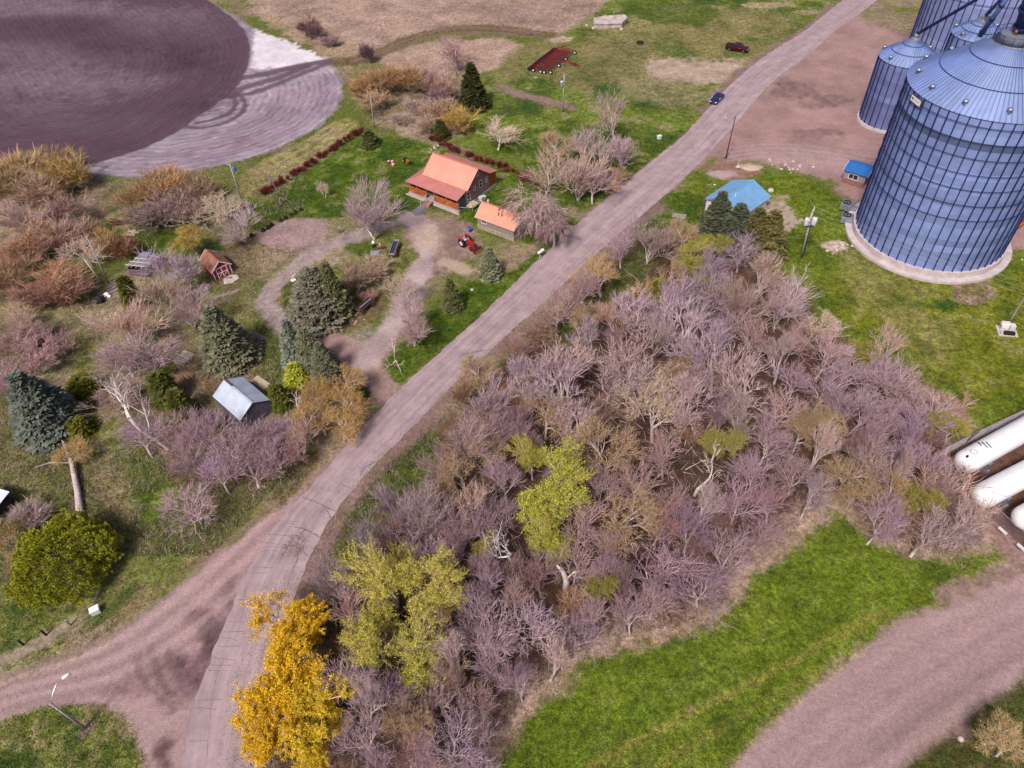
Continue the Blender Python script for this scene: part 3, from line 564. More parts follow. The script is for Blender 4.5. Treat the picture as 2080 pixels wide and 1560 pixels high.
def pine(name,seed,H,Rm):
    R=np.random.default_rng(seed); n=4200; u=R.uniform(-.15,1,n); a=R.uniform(0,6.28,n); q=np.sqrt(1-u**2); rr=R.uniform(.62,1.0,n)**.6
    lump=1+.09*np.sin(a*5+1)+.10*np.sin(a*11+u*9)*np.sin(u*13+a*3)+.05*np.sin(a*17+u*5)
    C=np.stack([Rm*q*np.cos(a)*rr*lump,Rm*q*np.sin(a)*rr*lump,H*.28+H*.68*u*rr*lump],1)
    O=C-np.array([0,0,H*.2]); O/=np.linalg.norm(O,axis=1)[:,None]; O[:,2]+=.35; O/=np.linalg.norm(O,axis=1)[:,None]
    nb=16; rep=np.repeat(np.arange(n),nb); D=O[rep]+R.normal(size=(n*nb,3))*.5; D/=np.linalg.norm(D,axis=1)[:,None]
    L=R.uniform(.3,.5,n*nb); V,F=spikes(C[rep],D,L,np.full(n*nb,.12),R)
    tv=np.clip(R.normal(.5,.25,n),0,1); f=tv[rep]; vv=np.stack([f*.4,f*.4,np.clip(f*1.4,0,1)],1).ravel()
    segs,tips,_=grow(seed+1,levels=3,nk=(6,5,4),L0=1.8,ang=(30,65),up=.1,r0=.3); P0=np.array([s[0] for s in segs]);P1=np.array([s[1] for s in segs])
    sc=np.array([Rm*.8/np.abs(P1[:,:2]).max()]*2+[H*.8/P1[:,2].max()]); r=np.array([s[2] for s in segs])
    VT,FT=tubes(P0*sc,P1*sc,np.maximum(r,.02),np.maximum(r*.8,.02),5)
    return mk(name+'_trunk',VT,FT,np.full(len(VT),.4),BARKM),mk(name+'_crown',V,F,vv,NEEDM),None,H
K['pine']=[pine('pine',300,7.5,7.0)]
K['pinecone']=[pine('pine',301,6,3.0)]
LIL=(.52,.41,.44); MAU=(.36,.25,.29); TANT=(.47,.35,.27); ORG=(.43,.29,.19); YEL=(.45,.35,.19); WHT=(.58,.48,.52); BRN=(.30,.18,.14); PURP=(.20,.12,.17)
BKL=(.58,.47,.46); BKD=(.25,.17,.18); BKW=(.62,.53,.50)
LYG=(.34,.34,.05); LGO=(.80,.50,.02); LTN=(.50,.36,.17); SPB=(.16,.20,.165); SPG=(.09,.11,.035); SPD=(.045,.06,.025); PYG=(.40,.46,.05)
NAMES={'round':'bare_tree','fan':'bare_tree','tall':'bare_tree','bush':'shrub','dead':'dead_tree','droop':'bare_tree','leaf':'leafing_tree','gold':'yellow_tree','bud':'budding_tree','red':'dogwood_shrub','spruce':'spruce_tree','small':'young_conifer','cedar':'cedar_tree','pine':'pine_tree','pinecone':'pine_tree'}
CATS={'bush':'shrub','red':'shrub'}
rt=random.Random(77)
WS={'round':1.28,'fan':1.25,'tall':1.45,'bush':1.15,'leaf':1.2,'gold':1.32,'bud':1.25,'dead':1.1,'droop':1.2}
def plant(kind,x,y,wm,hm,tw,bk=BKL,lf=None,label=None,group=None,v=None,rz=None,tilt=None,soft=None):
    ks=K[kind]; tr,cr_,fo,Hn=ks[rt.randrange(len(ks)) if v is None else v]
    Rn={'round':4.6,'fan':4.2,'tall':3.6,'bush':2.8,'dead':4.,'droop':4.4,'leaf':4.6,'gold':4.2,'bud':4.2,'red':1.6,'small':1.0,'cedar':1.15,'pine':7.0,'pinecone':3.0}.get(kind)
    if kind=='spruce': Rn=(2.9,2.0,4.3)[v or 0]
    o=empty(NAMES[kind],(x,y,0),rt.uniform(0,6.28) if rz is None else rz,label,CATS.get(kind,'tree'),group)
    sx=wm/2/Rn*WS.get(kind,1); o.scale=(sx,sx,hm/Hn)
    if tilt: o.rotation_euler=(tilt[0],tilt[1],o.rotation_euler[2])
    j=rt.uniform(.85,1.15); q=rt.uniform(-.06,.08); j*=.93; tw=(min(.8,tw[0]*j*(1.05+q)),tw[1]*j*(.93+q*.6),tw[2]*j*(.84-q*1.3))
    for nm,me,c in (('trunk',tr,bk),('crown',cr_,tw),('foliage',fo,lf or LYG)):
        if me is None: continue
        p=link(nm,me,o); p.color=(*c,1)
    return o
def T(kind,cx,cy,wpx,h,tw,label=None,group=None,bk=BKL,lf=None,v=None,f=.6,**k):
    """crown centre on the photograph -> a place on the ground"""
    p=W(cx,cy,h*f); Zd=(p-CC)@CF; return plant(kind,p[0],p[1],wpx*Zd/FL,h,tw,bk,lf,label,group,v,**k)
def B(kind,bx,by,wpx,h,tw,label=None,group=None,bk=BKL,lf=None,v=None,**k):
    p=W(bx,by,0); Zd=(p-CC)@CF; return plant(kind,p[0],p[1],wpx*Zd/FL,h,tw,bk,lf,label,group,v,**k)
# conifers
B('spruce',112,868,146,11.3,SPB,'large blue spruce at the far left, beside the bushy pine and fallen tree',v=0,bk=BKD)
B('spruce',470,728,128,10.6,(.21,.23,.155),'pale green spruce next to the stack of weathered poles',v=0,bk=BKD)
B('spruce',655,640,150,9.8,(.20,.205,.15),'broad old grey green spruce inside the loop of the driveway',v=2,bk=BKD)
B('spruce',688,640,72,10.8,(.15,.165,.09),'narrow spruce top rising behind the broad old spruce',v=1,bk=BKD)
B('spruce',607,735,72,8.8,(.19,.235,.18),'left blue green spruce of the trio by the driveway entrance',v=0,bk=BKD)
B('spruce',640,752,72,8.6,(.18,.215,.15),'middle spruce of the trio by the driveway entrance',v=1,bk=BKD)
B('spruce',668,768,78,7.4,(.16,.18,.11),'right spruce of the trio, nearest the yellow bushes',v=0,bk=BKD)
B('small',606,775,44,3.6,PYG,'small yellow green conifer in front of the spruce trio',bk=BKD)
B('small',572,822,42,4.2,(.10,.12,.025),'small dark green conifer beside the grey roofed barn debris',bk=BKD)
B('small',728,806,34,2.6,(.05,.09,.03),'low dark evergreen at the end of the yellow bushes',bk=BKD)
B('spruce',920,626,50,6.2,(.14,.16,.06),'lone young spruce on the lawn beside the paved road',v=1,bk=BKD)
B('spruce',997,562,50,6.2,(.18,.22,.16),'blue green young spruce on the lawn near the garage',v=1,bk=BKD)
B('spruce',962,218,68,10.5,(.055,.065,.025),'tall dark spruce standing alone behind the log house',v=1,bk=BKD)
B('small',897,280,30,4.0,(.08,.09,.03),'small dark conifer beside the tan thicket behind the house',bk=BKD)
B('small',752,296,32,3.6,(.09,.11,.04),'small conifer at the upper end of the red shrub row',bk=BKD)
for i,(x,y,c,a) in enumerate([(1452,478,(.10,.12,.09),'leftmost'),(1487,505,(.095,.125,.105),'second from the left'),(1523,512,(.15,.145,.055),'second from the right'),(1553,518,(.155,.145,.05),'rightmost')]):
    B('spruce',x,y,90,9.0,c,a+' of the four spruces in front of the blue roofed cabin',v=1 if i%2 else 0,bk=BKD)
B('cedar',278,622,38,6.5,(.09,.10,.015),'dark narrow cedar near the collapsed wooden shed',bk=BKD)
B('cedar',345,815,52,6,(.10,.12,.025),'green cedar beside the pile of brown boards',bk=BKD)
B('cedar',378,845,50,5.5,(.10,.12,.03),'green cedar among bare branches left of the pale roofed barn',bk=BKD)
B('cedar',1328,632,34,6.5,(.20,.20,.03),'slim yellow green cedar at the top of the woods near the road',bk=BKD)
B('cedar',180,800,60,3.6,(.14,.15,.02),'bushy yellow green juniper patch in the left scrub',bk=BKD)
B('cedar',165,880,50,3.0,(.13,.14,.02),'low green juniper right of the large blue spruce',bk=BKD)
B('pine',150,1158,192,7.0,PYG,'wide rounded yellow green pine by the gravel road on the left',bk=BKD)
B('pinecone',65,640,0.1,.1,PYG) if False else None
# farmstead trees
T('fan',748,425,118,11,LIL,'large fan shaped bare tree beside the log house and wagon',v=0)
B('dead',1012,470,88,9,PURP,'thin dark bare tree in front of the small garage',bk=BKD,v=0)
T('round',1010,272,84,6.2,(.60,.52,.52),'whitish bare apple tree behind the log house',bk=BKW,v=1)
for a in [('round',1110,345,110,8.5,LIL,'pale bare tree right of the log house lawn'),('droop',1095,425,105,10,LIL,'weeping bare tree beside the small garage'),('droop',1125,458,75,7.5,(.42,.31,.38),'smaller weeping bare tree between the garage and the road'),
  ('bud',1135,300,90,7,(.48,.33,.26),'tan budding tree at the edge of the lawn beside the lilac grove'),('fan',1175,350,120,10.5,LIL,'spreading lilac grey tree in the grove beside the paved road'),
  ('tall',1215,290,90,11,(.40,.32,.38),'tall lilac grey tree in the middle of the roadside grove'),('tall',1250,235,70,12,(.40,.33,.38),'tallest dark lilac tree of the roadside grove, nearest the meadow'),
  ('fan',1265,300,90,8,(.42,.33,.38),'small lilac tree at the meadow end of the roadside grove'),('round',1205,375,90,7,MAU,'low mauve tree at the road side of the grove')]: T(*a)
T('bush',1255,355,60,2.5,YEL,'low yellow brush strip below the roadside grove'); T('bush',1235,375,50,2.2,YEL,'small yellow brush at the lower end of the roadside grove')
T('fan',832,648,100,9.5,(.50,.41,.47),'bare lilac tree with thick trunks by the driveway entrance',v=1)
T('round',818,585,70,6,(.52,.43,.46),'small pale bare tree inside the driveway loop'); B('dead',806,738,60,6.5,WHT,'old broken pale trunk at the driveway entrance',bk=BKW,v=1)
T('bush',715,560,75,4.5,(.50,.38,.30),'tan shrub right of the broad old spruce'); T('bush',755,545,70,4.0,(.48,.38,.33),'pale shrub between the solar panel and the wagon')
T('bush',745,600,40,2.0,MAU,'small dark mauve shrub above the old wagon'); T('bush',700,595,50,2.2,(.22,.24,.06),'green shrub touching the broad old spruce')
B('dead',573,414,60,9.5,(.36,.28,.30),'thin leaning bare tree beside the mown strip',bk=BKD,v=1,tilt=(0,-.25),rz=0)
B('fan',662,402,22,4.2,(.72,.64,.64),'small white stemmed birch on the farm lawn',bk=(.75,.68,.66),v=1)
T('bud',465,425,120,6,(.50,.42,.33),'pale tan budding tree by the garden',lf=(.5,.42,.28)); T('fan',480,460,90,6,(.50,.42,.42),'low grey shrub like tree at the corner of the garden')
T('leaf',385,478,75,7,(.5,.38,.16),'yellow topped tree behind the red shed',lf=(.52,.38,.09))
T('fan',350,540,95,9.5,(.44,.36,.43),'lilac bare tree leaning over the red shed',v=1); T('fan',375,625,100,7.5,(.44,.35,.42),'bare lilac tree in front of the red shed, among scattered boards',v=0)
T('fan',330,590,90,6,(.40,.33,.33),'low grey thicket between the collapsed shed and the red shed',v=1)
T('round',930,105,85,8,(.36,.25,.28),'brown bare tree on the prairie edge above the dark spruce',bk=BKD)
T('bush',625,52,42,5,PURP,'dark purple shrub at the edge of the upper prairie'); T('bush',640,60,40,4.5,(.30,.2,.26),'purple shrub right beside the dark one at the prairie edge'); T('bush',668,82,40,3,MAU,'low mauve shrub at the corner of the pale field'); T('bush',745,106,34,5,PURP,'round dark purple shrub beside the farm track')
for i,(x,y,wd,h,c) in enumerate([(735,172,60,5,ORG),(765,160,70,6,(.46,.32,.2)),(800,155,70,6,ORG),(835,158,70,6,(.46,.33,.22)),(870,165,60,5.5,MAU),(760,200,60,4.5,(.46,.36,.26)),(900,180,60,5,(.44,.32,.3))]):
    T('bush',x,y,wd,h,c,'orange tinged shrub in the thicket row below the prairie','thicket row below the prairie')
for i,(x,y,wd,h,c) in enumerate([(850,215,60,4,(.46,.36,.35)),(880,225,60,4.5,(.44,.32,.28)),(905,215,60,4.5,(.46,.36,.3)),(870,250,50,4,(.46,.35,.3)),(890,195,50,4,MAU)]):
    T('bush',x,y,wd,h,c,'tan brown shrub in the thicket between the dark spruce and the lawn','tan thicket behind the house')
T('bush',925,240,72,5,(.52,.38,.15),'yellow topped round shrub beside the dark spruce'); T('bush',815,238,50,2.5,(.5,.4,.36),'low pale brush at the edge of the farm lawn')
# red dogwood rows
def row(pts,n,lab,grp,wd=24):
    P=resample(WW(pts),n)
    for p in P:
        if rt.random()<.05: continue
        plant('red',p[0]+rt.uniform(-.5,.5),p[1]+rt.uniform(-.5,.5),rt.uniform(1.0,2.6),rt.uniform(.6,1.6),(.20,.045,.055),(.25,.05,.05),None,lab,grp)
row([(735,268),(690,297),(640,330),(590,362),(535,396)],38,'dark red shrub in the straight row along the mown strip','red shrubs along the mown strip')
row([(880,288),(920,305),(960,322),(1010,338),(1060,360),(1085,378)],27,'dark red shrub in the row behind the log house','red shrubs behind the house')
# left border thickets
LB=[('bush',45,340,120,7,(.50,.38,.22)),('bush',10,380,100,6.5,YEL),('bush',128,352,95,7,(.46,.36,.18)),('bush',80,385,110,6,(.48,.37,.33)),('fan',45,440,130,7.5,(.48,.36,.35)),('bush',125,430,90,6,(.46,.32,.30)),('bush',100,330,80,6,(.46,.34,.2)),
 ('fan',25,520,120,7,(.46,.28,.20)),('bush',75,490,110,6,ORG),('bush',130,480,100,6,(.48,.34,.28)),('fan',95,560,130,7,(.46,.29,.24)),('bush',10,570,90,6,ORG),('bush',130,590,100,5,(.38,.24,.22)),('bush',70,600,90,5,(.36,.23,.2)),('bush',215,490,70,5.5,YEL),('bush',175,470,80,5,(.46,.34,.26))]
for a in LB[:7]: T(*a,'orange tan tree in the upper left thicket beside the dark field','thicket beside the dark field')
for a in LB[7:]: T(*a,'orange brown shrub in the left thicket beside the tall bare pole','orange thicket by the pole')
T('round',168,508,90,6.5,(.60,.50,.46),'whitish crowned small tree beside the bare pole',bk=BKW)
T('bush',248,500,70,4.5,BRN,'dark brown shrub right of the bare pole',bk=BKD)
for a in [(300,385,110,6,ORG),(345,375,110,6.5,(.46,.31,.17)),(390,385,90,6,(.46,.33,.24)),(320,425,110,5.5,(.44,.34,.32)),(375,420,100,5,(.46,.36,.32)),(285,430,70,4,(.44,.34,.28))]:
    T('bush',*a,'rounded tan and orange shrub at the edge of the pale field','shrub clump at the pale field')
T('bush',435,385,50,3,ORG,'small orange shrub at the end of the shrub clump by the pale field')
for a in [(20,690,120,6,MAU),(70,730,110,5,(.42,.3,.36)),(15,770,110,5,MAU),(50,660,90,5,(.46,.37,.36)),(40,640,90,3,(.5,.4,.34)),(120,700,60,4,MAU)]:
    T('fan',*a,'low mauve tree around the small grey roof at the left edge','mauve trees at the left edge')
for a in [('fan',255,660,140,9,LIL),('round',300,715,150,9,(.42,.32,.40)),('fan',245,720,110,8,(.40,.31,.38)),('fan',220,800,110,6,(.40,.32,.38))]: T(*a,'bare lilac tree around the tall leaning white tree','lilac trees by the leaning white tree')
B('dead',342,912,150,17,(.60,.52,.50),'tall leaning white barked tree with crooked trunk',bk=(.68,.60,.56),v=0,tilt=(0,-.16),rz=1.0)
for a in [('round',285,890,100,7),('fan',350,880,90,6.5),('round',415,890,105,7.5),('fan',390,925,95,7),('round',475,905,110,7.5),('fan',540,880,95,7),('round',505,950,115,7.5),('fan',555,915,90,7),('round',445,965,95,7),('round',580,880,70,6),('fan',415,850,60,5)]:
    T(*a,(.43,.32,.41),'bare lilac tree in the dense clump below the pale roofed barn','lilac clump below the barn')
T('round',385,1025,110,7,(.48,.37,.43),'single round bare lilac tree standing apart in the green grass')
T('fan',600,900,90,6.5,(.46,.34,.40),'mauve tree between the lilac clump and the yellow bushes')
for a in [(655,800,90,6,.9),(690,785,90,6,1),(700,830,90,6,1),(650,850,90,6,.8),(690,870,80,5,.8),(625,870,70,5.5,.7),(635,790,70,5,1)]:
    T('bud',*a[:4],(.46,.33,.20),'yellow leafing bush in the clump at the driveway entrance','yellow bushes at the driveway entrance',lf=(.50*a[4],.31*a[4],.035))
T('dead',605,812,110,6.5,(.55,.46,.5),'crooked bare tree leaning over the yellow bushes',bk=BKL,v=1)
T('bud',145,905,80,3.5,(.46,.33,.2),'yellowish brushy crown of the fallen tree',lf=(.46,.34,.10)); T('bush',60,1050,95,3,(.44,.36,.42),'low lilac bush behind the wide pine')
T('bud',15,1090,90,5,(.42,.3,.18),'olive yellow bush at the left edge below the white shed',lf=(.34,.28,.03)); T('fan',25,1140,90,4,(.5,.4,.35),'bare pale shrub left of the wide pine')
T('bud',2062,1510,110,6.5,(.56,.44,.30),'tan yellow bush in the bottom right corner',lf=(.50,.40,.16)); 
T('bush',1185,575,60,4,(.44,.32,.22),'tan shrub on the road shoulder at the tip of the woods')
T('fan',1858,1010,210,6.5,(.50,.37,.34),'wide low tan tree spreading beside the tank compound fence',v=1); T('fan',1880,1050,160,5,(.48,.35,.33),'low tan brush at the outer corner of the tank compound',v=0)
T('bush',1800,960,110,3.5,(.46,.32,.34),'brown mauve brush left of the tank compound'); T('bush',1915,830,90,3.5,(.48,.34,.26),'tan brush at the east end of the woods'); T('bush',1880,880,80,4,(.4,.27,.28),'reddish brush between the woods and the compound fence')
# the wood: marked trees first, then the rest of the stand
used=[]
def F_(kind,cx,cy,wpx,h,tw,label,**k): used.append((cx,cy,wpx)); T(kind,cx,cy,wpx,h,tw,label,**k)
F_('gold',605,1290,150,8,(.5,.36,.2),'golden leaved tree at the upper end of the gold clump beside the paved road',lf=LGO,v=0)
F_('gold',560,1370,165,8.5,(.5,.36,.2),'large golden leaved tree hanging over the paved road',lf=LGO,v=1)
F_('gold',655,1420,150,7.5,(.5,.36,.2),'yellow leaved tree on the woods side of the gold clump',lf=(.72,.52,.03),v=0)
F_('gold',535,1480,120,7.5,(.5,.36,.2),'golden leaved tree at the lower left of the gold clump',lf=LGO,v=0)
F_('gold',655,1530,90,6.5,(.5,.36,.2),'yellow leaved tree at the bottom edge of the picture',lf=(.72,.52,.03),v=1)
F_('leaf',1098,1010,180,12,(.46,.38,.2),'bright yellow green leafing tree in the middle of the woods',lf=(.54,.54,.06),v=0)
F_('leaf',1110,1105,110,8.5,(.46,.38,.2),'lower yellow green leafing tree just below the brightest one',lf=(.54,.54,.06),v=1)
F_('leaf',1080,930,80,8,(.46,.38,.2),'small yellow green crown just above the brightest leafing tree',lf=(.48,.46,.05),v=1)
F_('leaf',975,1110,55,6,(.46,.38,.2),'small yellow green tree left of the white dead tree',lf=(.44,.42,.04),v=0)
F_('leaf',790,1180,165,10.5,(.5,.42,.26),'yellow green leafing tree beside the road curve',lf=(.62,.56,.09),v=1)
F_('leaf',865,1220,150,10,(.5,.42,.26),'yellow green leafing tree in the lower left woods, right of the road curve one',lf=(.62,.56,.09),v=0)
F_('leaf',775,1270,150,9.5,(.5,.42,.26),'yellow green leafing tree directly right of the gold clump',lf=(.60,.54,.08),v=0)
F_('leaf',840,1335,155,9,(.5,.42,.26),'yellow green leafing tree near the lower meadow edge',lf=(.62,.56,.09),v=1)
F_('leaf',1395,525,100,6.5,(.5,.42,.2),'yellow green leafing tree at the north tip of the woods',lf=(.28,.29,.03),v=1)
F_('leaf',1440,490,80,6,(.5,.42,.2),'yellow green leafing tree beside the four spruces',lf=(.28,.29,.03),v=0)
F_('bud',1235,925,145,10.5,TANT,'tan budding round tree in the centre of the woods',lf=LTN)
F_('bud',1335,835,140,11,(.52,.42,.36),'cream budding round tree in the middle of the woods',lf=(.54,.42,.24))
F_('bud',1255,1045,140,10,TANT,'golden tan budding tree right of the brightest leafing tree',lf=(.54,.38,.16))
F_('bud',1655,660,75,5,(.6,.5,.4),'pale cream small tree at the northeast edge of the woods',lf=(.56,.46,.30))
F_('bud',1700,870,100,7,TANT,'tan green tree in the eastern woods',lf=(.42,.34,.14))
F_('dead',1040,1105,120,10,(.66,.60,.62),'white dead tree left of the broken trunk in the woods',bk=(.68,.62,.64),v=0)
F_('dead',1425,950,130,10,(.66,.56,.50),'cream barked bare tree with spreading arms in the central woods',bk=(.66,.57,.48),v=1)
F_('dead',1600,575,110,12,(.56,.48,.52),'tall pale bare tree standing alone east of the four spruces',bk=(.66,.56,.52),v=1)
F_('fan',1590,600,100,10,(.50,.42,.47),'grey bare tree entwined with the tall pale one east of the spruces',v=0)
for x,y,wd,h,c,l in [(1320,490,110,8,(.40,.34,.38),'grey lilac tree at the north tip of the woods beside the road'),(1345,620,110,9,(.42,.33,.40),'dusky lilac tree in the northern woods'),(1420,600,110,9,(.42,.34,.42),'lilac tree in the northern woods below the leafing pair'),(1500,600,120,11,(.48,.39,.46),'large lilac tree below the four spruces'),(1250,640,110,6,(.38,.27,.28),'brown mauve tree on the northwest edge of the woods')]: F_('fan',x,y,wd,h,c,l)
for x,y,wd,h in [(1400,680,120,12),(1310,740,140,12),(1150,720,120,11),(1160,790,130,12.5),(1260,760,110,12),(1460,720,120,12),(1410,810,110,13),(1530,780,130,12),(1180,870,90,9),(1300,640,90,9)]:
    used.append((x,y,wd)); T('tall',x,y,wd,h,(.50,.40,.46),'tall pale trunked bare tree in the upper middle of the woods','tall bare trees in the upper woods',bk=(.58,.48,.46))
for x,y,wd,h in [(745,1120,105,9),(685,1165,90,9),(830,1045,110,9.5),(880,1050,110,10),(800,1020,90,8),(940,885,110,9),(990,815,110,9)]:
    used.append((x,y,wd)); T('fan',x,y,wd,h,(.42,.34,.40),'grey lilac bare tree on the woods edge facing the road curve','bare trees facing the road curve')
for x,y,wd,h in [(1840,790,130,9),(1780,770,120,9),(1900,830,100,8),(1750,830,120,9)]:
    used.append((x,y,wd)); T('fan',x,y,wd,h,(.46,.36,.43),'lilac bare tree at the east end of the woods','bare trees at the east end of the woods')
for x,y,wd,h in [(980,1290,130,9),(1080,1270,120,8),(910,1510,150,8),(880,1410,100,7),(720,1370,110,8),(740,1500,110,7),(1010,1340,110,8)]:
    used.append((x,y,wd)); T('round',x,y,wd,h,(.50,.40,.50),'light lilac bare tree in the lower left woods','light lilac trees in the lower left woods')
for x,y,wd,h in [(1330,1150,150,8.5),(1430,1190,130,8),(1500,1020,120,8),(1540,1080,100,7),(1400,1080,110,8)]:
    used.append((x,y,wd)); T('round',x,y,wd,h,(.40,.29,.38),'purple mauve bare tree beside the lower meadow','purple trees beside the lower meadow')
def inpoly(x,y,P):
    c=False; n=len(P)
    for i in range(n):
        a=P[i];b=P[(i+1)%n]
        if (a[1]>y)!=(b[1]>y) and x<(b[0]-a[0])*(y-a[1])/(b[1]-a[1])+a[0]: c=not c
    return c
ZN=[('northern part of the woods, towards the four spruces',1450,620),('upper western edge of the woods above the road bend',1080,780),('middle of the woods around the cream budding tree',1330,860),('eastern woods towards the tank compound',1700,900),('centre of the woods right of the brightest leafing tree',1300,1010),('woods between the road curve and the brightest leafing tree',900,1000),('southern woods along the lower meadow',1380,1180),('lower left woods behind the gold clump',800,1350),('northeastern woods beside the silo lawn',1640,740)]
LK=[('round',(.45,.34,.42),'bare lilac tree',.34),('fan',(.40,.29,.36),'bare mauve tree',.52),('tall',(.50,.41,.45),'tall pale bare tree',.64),('bud',(.46,.34,.26),'tan budding tree',.80),('round',(.33,.22,.24),'brown bare tree',.90),('bush',(.42,.30,.24),'low brown shrub',.97),('leaf',(.44,.36,.2),'faint yellow green tree',1.01)]
VERGE=[(560,1250),(640,1120),(740,980),(860,860),(930,800),(960,850),(880,930),(850,1010),(760,1060),(700,1130),(650,1200)]
VERGE2=[(1090,700),(1200,585),(1260,520),(1310,450),(1370,450),(1350,520),(1280,560),(1230,600),(1150,690)]
WP=[(a+(1040-a)*.01,b-22) for a,b in WOODS]
tries=0; cnt=0
while tries<9000 and cnt<230:
    tries+=1; x=rt.uniform(540,1970); y=rt.uniform(440,1560)
    if not inpoly(x,y,WP): continue
    if x<700 and y>1180: continue
    if inpoly(x,y,VERGE) or inpoly(x,y,VERGE2): continue
    wd=rt.uniform(62,112)*(.85+.25*(y/1560))
    if any(math.hypot((x-a)*.9,(y-b)*1.05)<(wd+c)*.285 for a,b,c in used): continue
    u=rt.random(); kind,c,nm,_=next(k for k in LK if u<k[3])
    zn=min(ZN,key=lambda z:math.hypot(x-z[1],y-z[2]))
    h={'round':8.5,'fan':8,'tall':11,'bud':7.5,'bush':4,'leaf':7}[kind]*rt.uniform(.8,1.15)
    if kind=='bush': wd*=.8
    used.append((x,y,wd)); cnt+=1
    T(kind,x,y,wd,h,c,nm+' in the '+zn[0],nm+'s, '+zn[0],lf=(.40,.32,.14) if kind=='bud' else (.32,.30,.05))
# brush on the woodland floor and grass tufts: stuff
def sample_ground(x,y):
    i=np.clip(np.searchsorted(gx,x)-1,0,nx-2); j=np.clip(np.searchsorted(gy,y)-1,0,ny-2); k=j*nx+i; return k
def tufts(name,n,boxpx,test,hr,wr,colf,label,cat,seed,lean=.5):
    R=np.random.default_rng(seed); x=R.uniform(boxpx[0],boxpx[1],n); y=boxpx[2]+(boxpx[3]-boxpx[2])*R.uniform(0,1,n)
    P=W_np(x,y); k=sample_ground(P[:,0],P[:,1]); ok=test(P[:,0],P[:,1],k,R); P=P[ok];k=k[ok]; n=len(P)
    D=R.normal(size=(n,3))*lean; D[:,2]=1; D/=np.linalg.norm(D,axis=1)[:,None]; P=np.concatenate([P,np.full((n,1),-.03)],1)
    V,F=spikes(P,D,R.uniform(*hr,n),R.uniform(*wr,n),R); c=colf(Cg[k],R,n); me=npmesh(name,V,F,np.repeat(c,3,0)); me.materials.append(TUFT); o=link(name,me); tag(o,label,cat,None,'stuff'); return o
def W_np(px,py):
    d=((px-1040)/FL)[:,None]*CX-((py-780)/FL)[:,None]*CU+CF; t=-H/d[:,2]; return (d*t[:,None])[:,:2]
TUFT=bpy.data.materials.new('tufts'); TUFT.use_nodes=True; _n=TUFT.node_tree; _b=_n.nodes['Principled BSDF']; _b.inputs['Roughness'].default_value=.9; _b.inputs['Specular IOR Level'].default_value=.1
_a=_n.nodes.new('ShaderNodeAttribute'); _a.attribute_name='Col'; _n.links.new(_a.outputs['Color'],_b.inputs['Base Color'])
WDW=WW(WOODS)
def inw(x,y): return sdpoly(x,y,WDW)
tufts('brush',230000,(520,2000,430,1600),lambda x,y,k,R:inw(x,y)<.5,(.25,1.3),(.02,.06),
  lambda c,R,n:np.where(R.uniform(0,1,(n,1))<.62,np.array([[.19,.115,.105]]),np.where(R.uniform(0,1,(n,1))<.6,np.array([[.36,.27,.27]]),np.array([[.14,.13,.03]])))*R.uniform(.35,1.0,(n,1)),'tangled brown undergrowth and dead stems covering the woodland floor','undergrowth',5,1.0)
tufts('grass',420000,(-60,2140,230,1620),lambda x,y,k,R:(GR[k]>.55)&(R.uniform(0,1,len(x))<GR[k])&(inw(x,y)>0),(.10,.34),(.05,.13),
  lambda c,R,n:np.clip(c*R.uniform(.75,1.45,(n,1))*np.array([[1.08,1.0,.8]])+.01,0,1),'short rough spring grass with dry straw on the lawns and scrub','grass',6,.7)
tufts('dry_grass',90000,(380,2080,330,1600),lambda x,y,k,R:(inw(x,y)>-2.5)&(inw(x,y)<2.2),(.3,1.0),(.03,.08),
  lambda c,R,n:np.array([[.40,.29,.22]])*R.uniform(.55,1.3,(n,1)),'tall dry tan grass fringing the woods','dry grass',7,.9)
tufts('prairie_grass',90000,(430,1300,-30,330),lambda x,y,k,R:(GR[k]>.35)&(GR[k]<.62),(.2,.6),(.06,.2),
  lambda c,R,n:np.clip(c*R.uniform(.55,1.45,(n,1)),0,1),'matted tan prairie grass beyond the farm','prairie grass',8,1.2)
RDP=[WW(q) for q in (BR,RD2,YARD)]
def ongrav(x,y,k,R):
    t=np.full(x.shape,1e9)
    for P in RDP: t=np.minimum(t,sdpoly(x,y,P))
    return (GR[k]<.12)&(t<.6)&(np.min([np.hypot(x-a,y-b) for a,b in AL[::12]]+[np.hypot(x-a,y-b) for a,b in AR[::12]],axis=0)>0)&(fbm(x,y,3.0,3,21)>.42)
tufts('gravel',120000,(-60,2140,-10,1620),ongrav,(.03,.10),(.06,.20),lambda c,R,n:np.clip(c*np.where(R.uniform(0,1,(n,1))<.5,R.uniform(.45,.8,(n,1)),R.uniform(1.2,1.7,(n,1))),0,.8),'loose stones scattered over the gravel roads and yard','gravel',12,2.5)
tufts('scrub_stems',110000,(-60,620,330,1130),lambda x,y,k,R:(GR[k]>.5)&(fbm(x,y,7.0,3,31)>.42),(.3,1.0),(.03,.09),
  lambda c,R,n:np.where(R.uniform(0,1,(n,1))<.55,np.array([[.36,.27,.22]]),np.where(R.uniform(0,1,(n,1))<.5,np.array([[.16,.11,.10]]),np.array([[.15,.17,.03]])))*R.uniform(.6,1.3,(n,1)),'dry weeds and dead stems over the rough ground on the left','scrub',33,1.0)
tufts('dead_branches',9000,(520,2000,430,1600),lambda x,y,k,R:inw(x,y)<-5,(.9,3.2),(.06,.13),
  lambda c,R,n:np.array([[.50,.40,.38]])*R.uniform(.5,1.2,(n,1)),'fallen pale dead branches strewn over the woodland floor','dead branches',44,1.6)
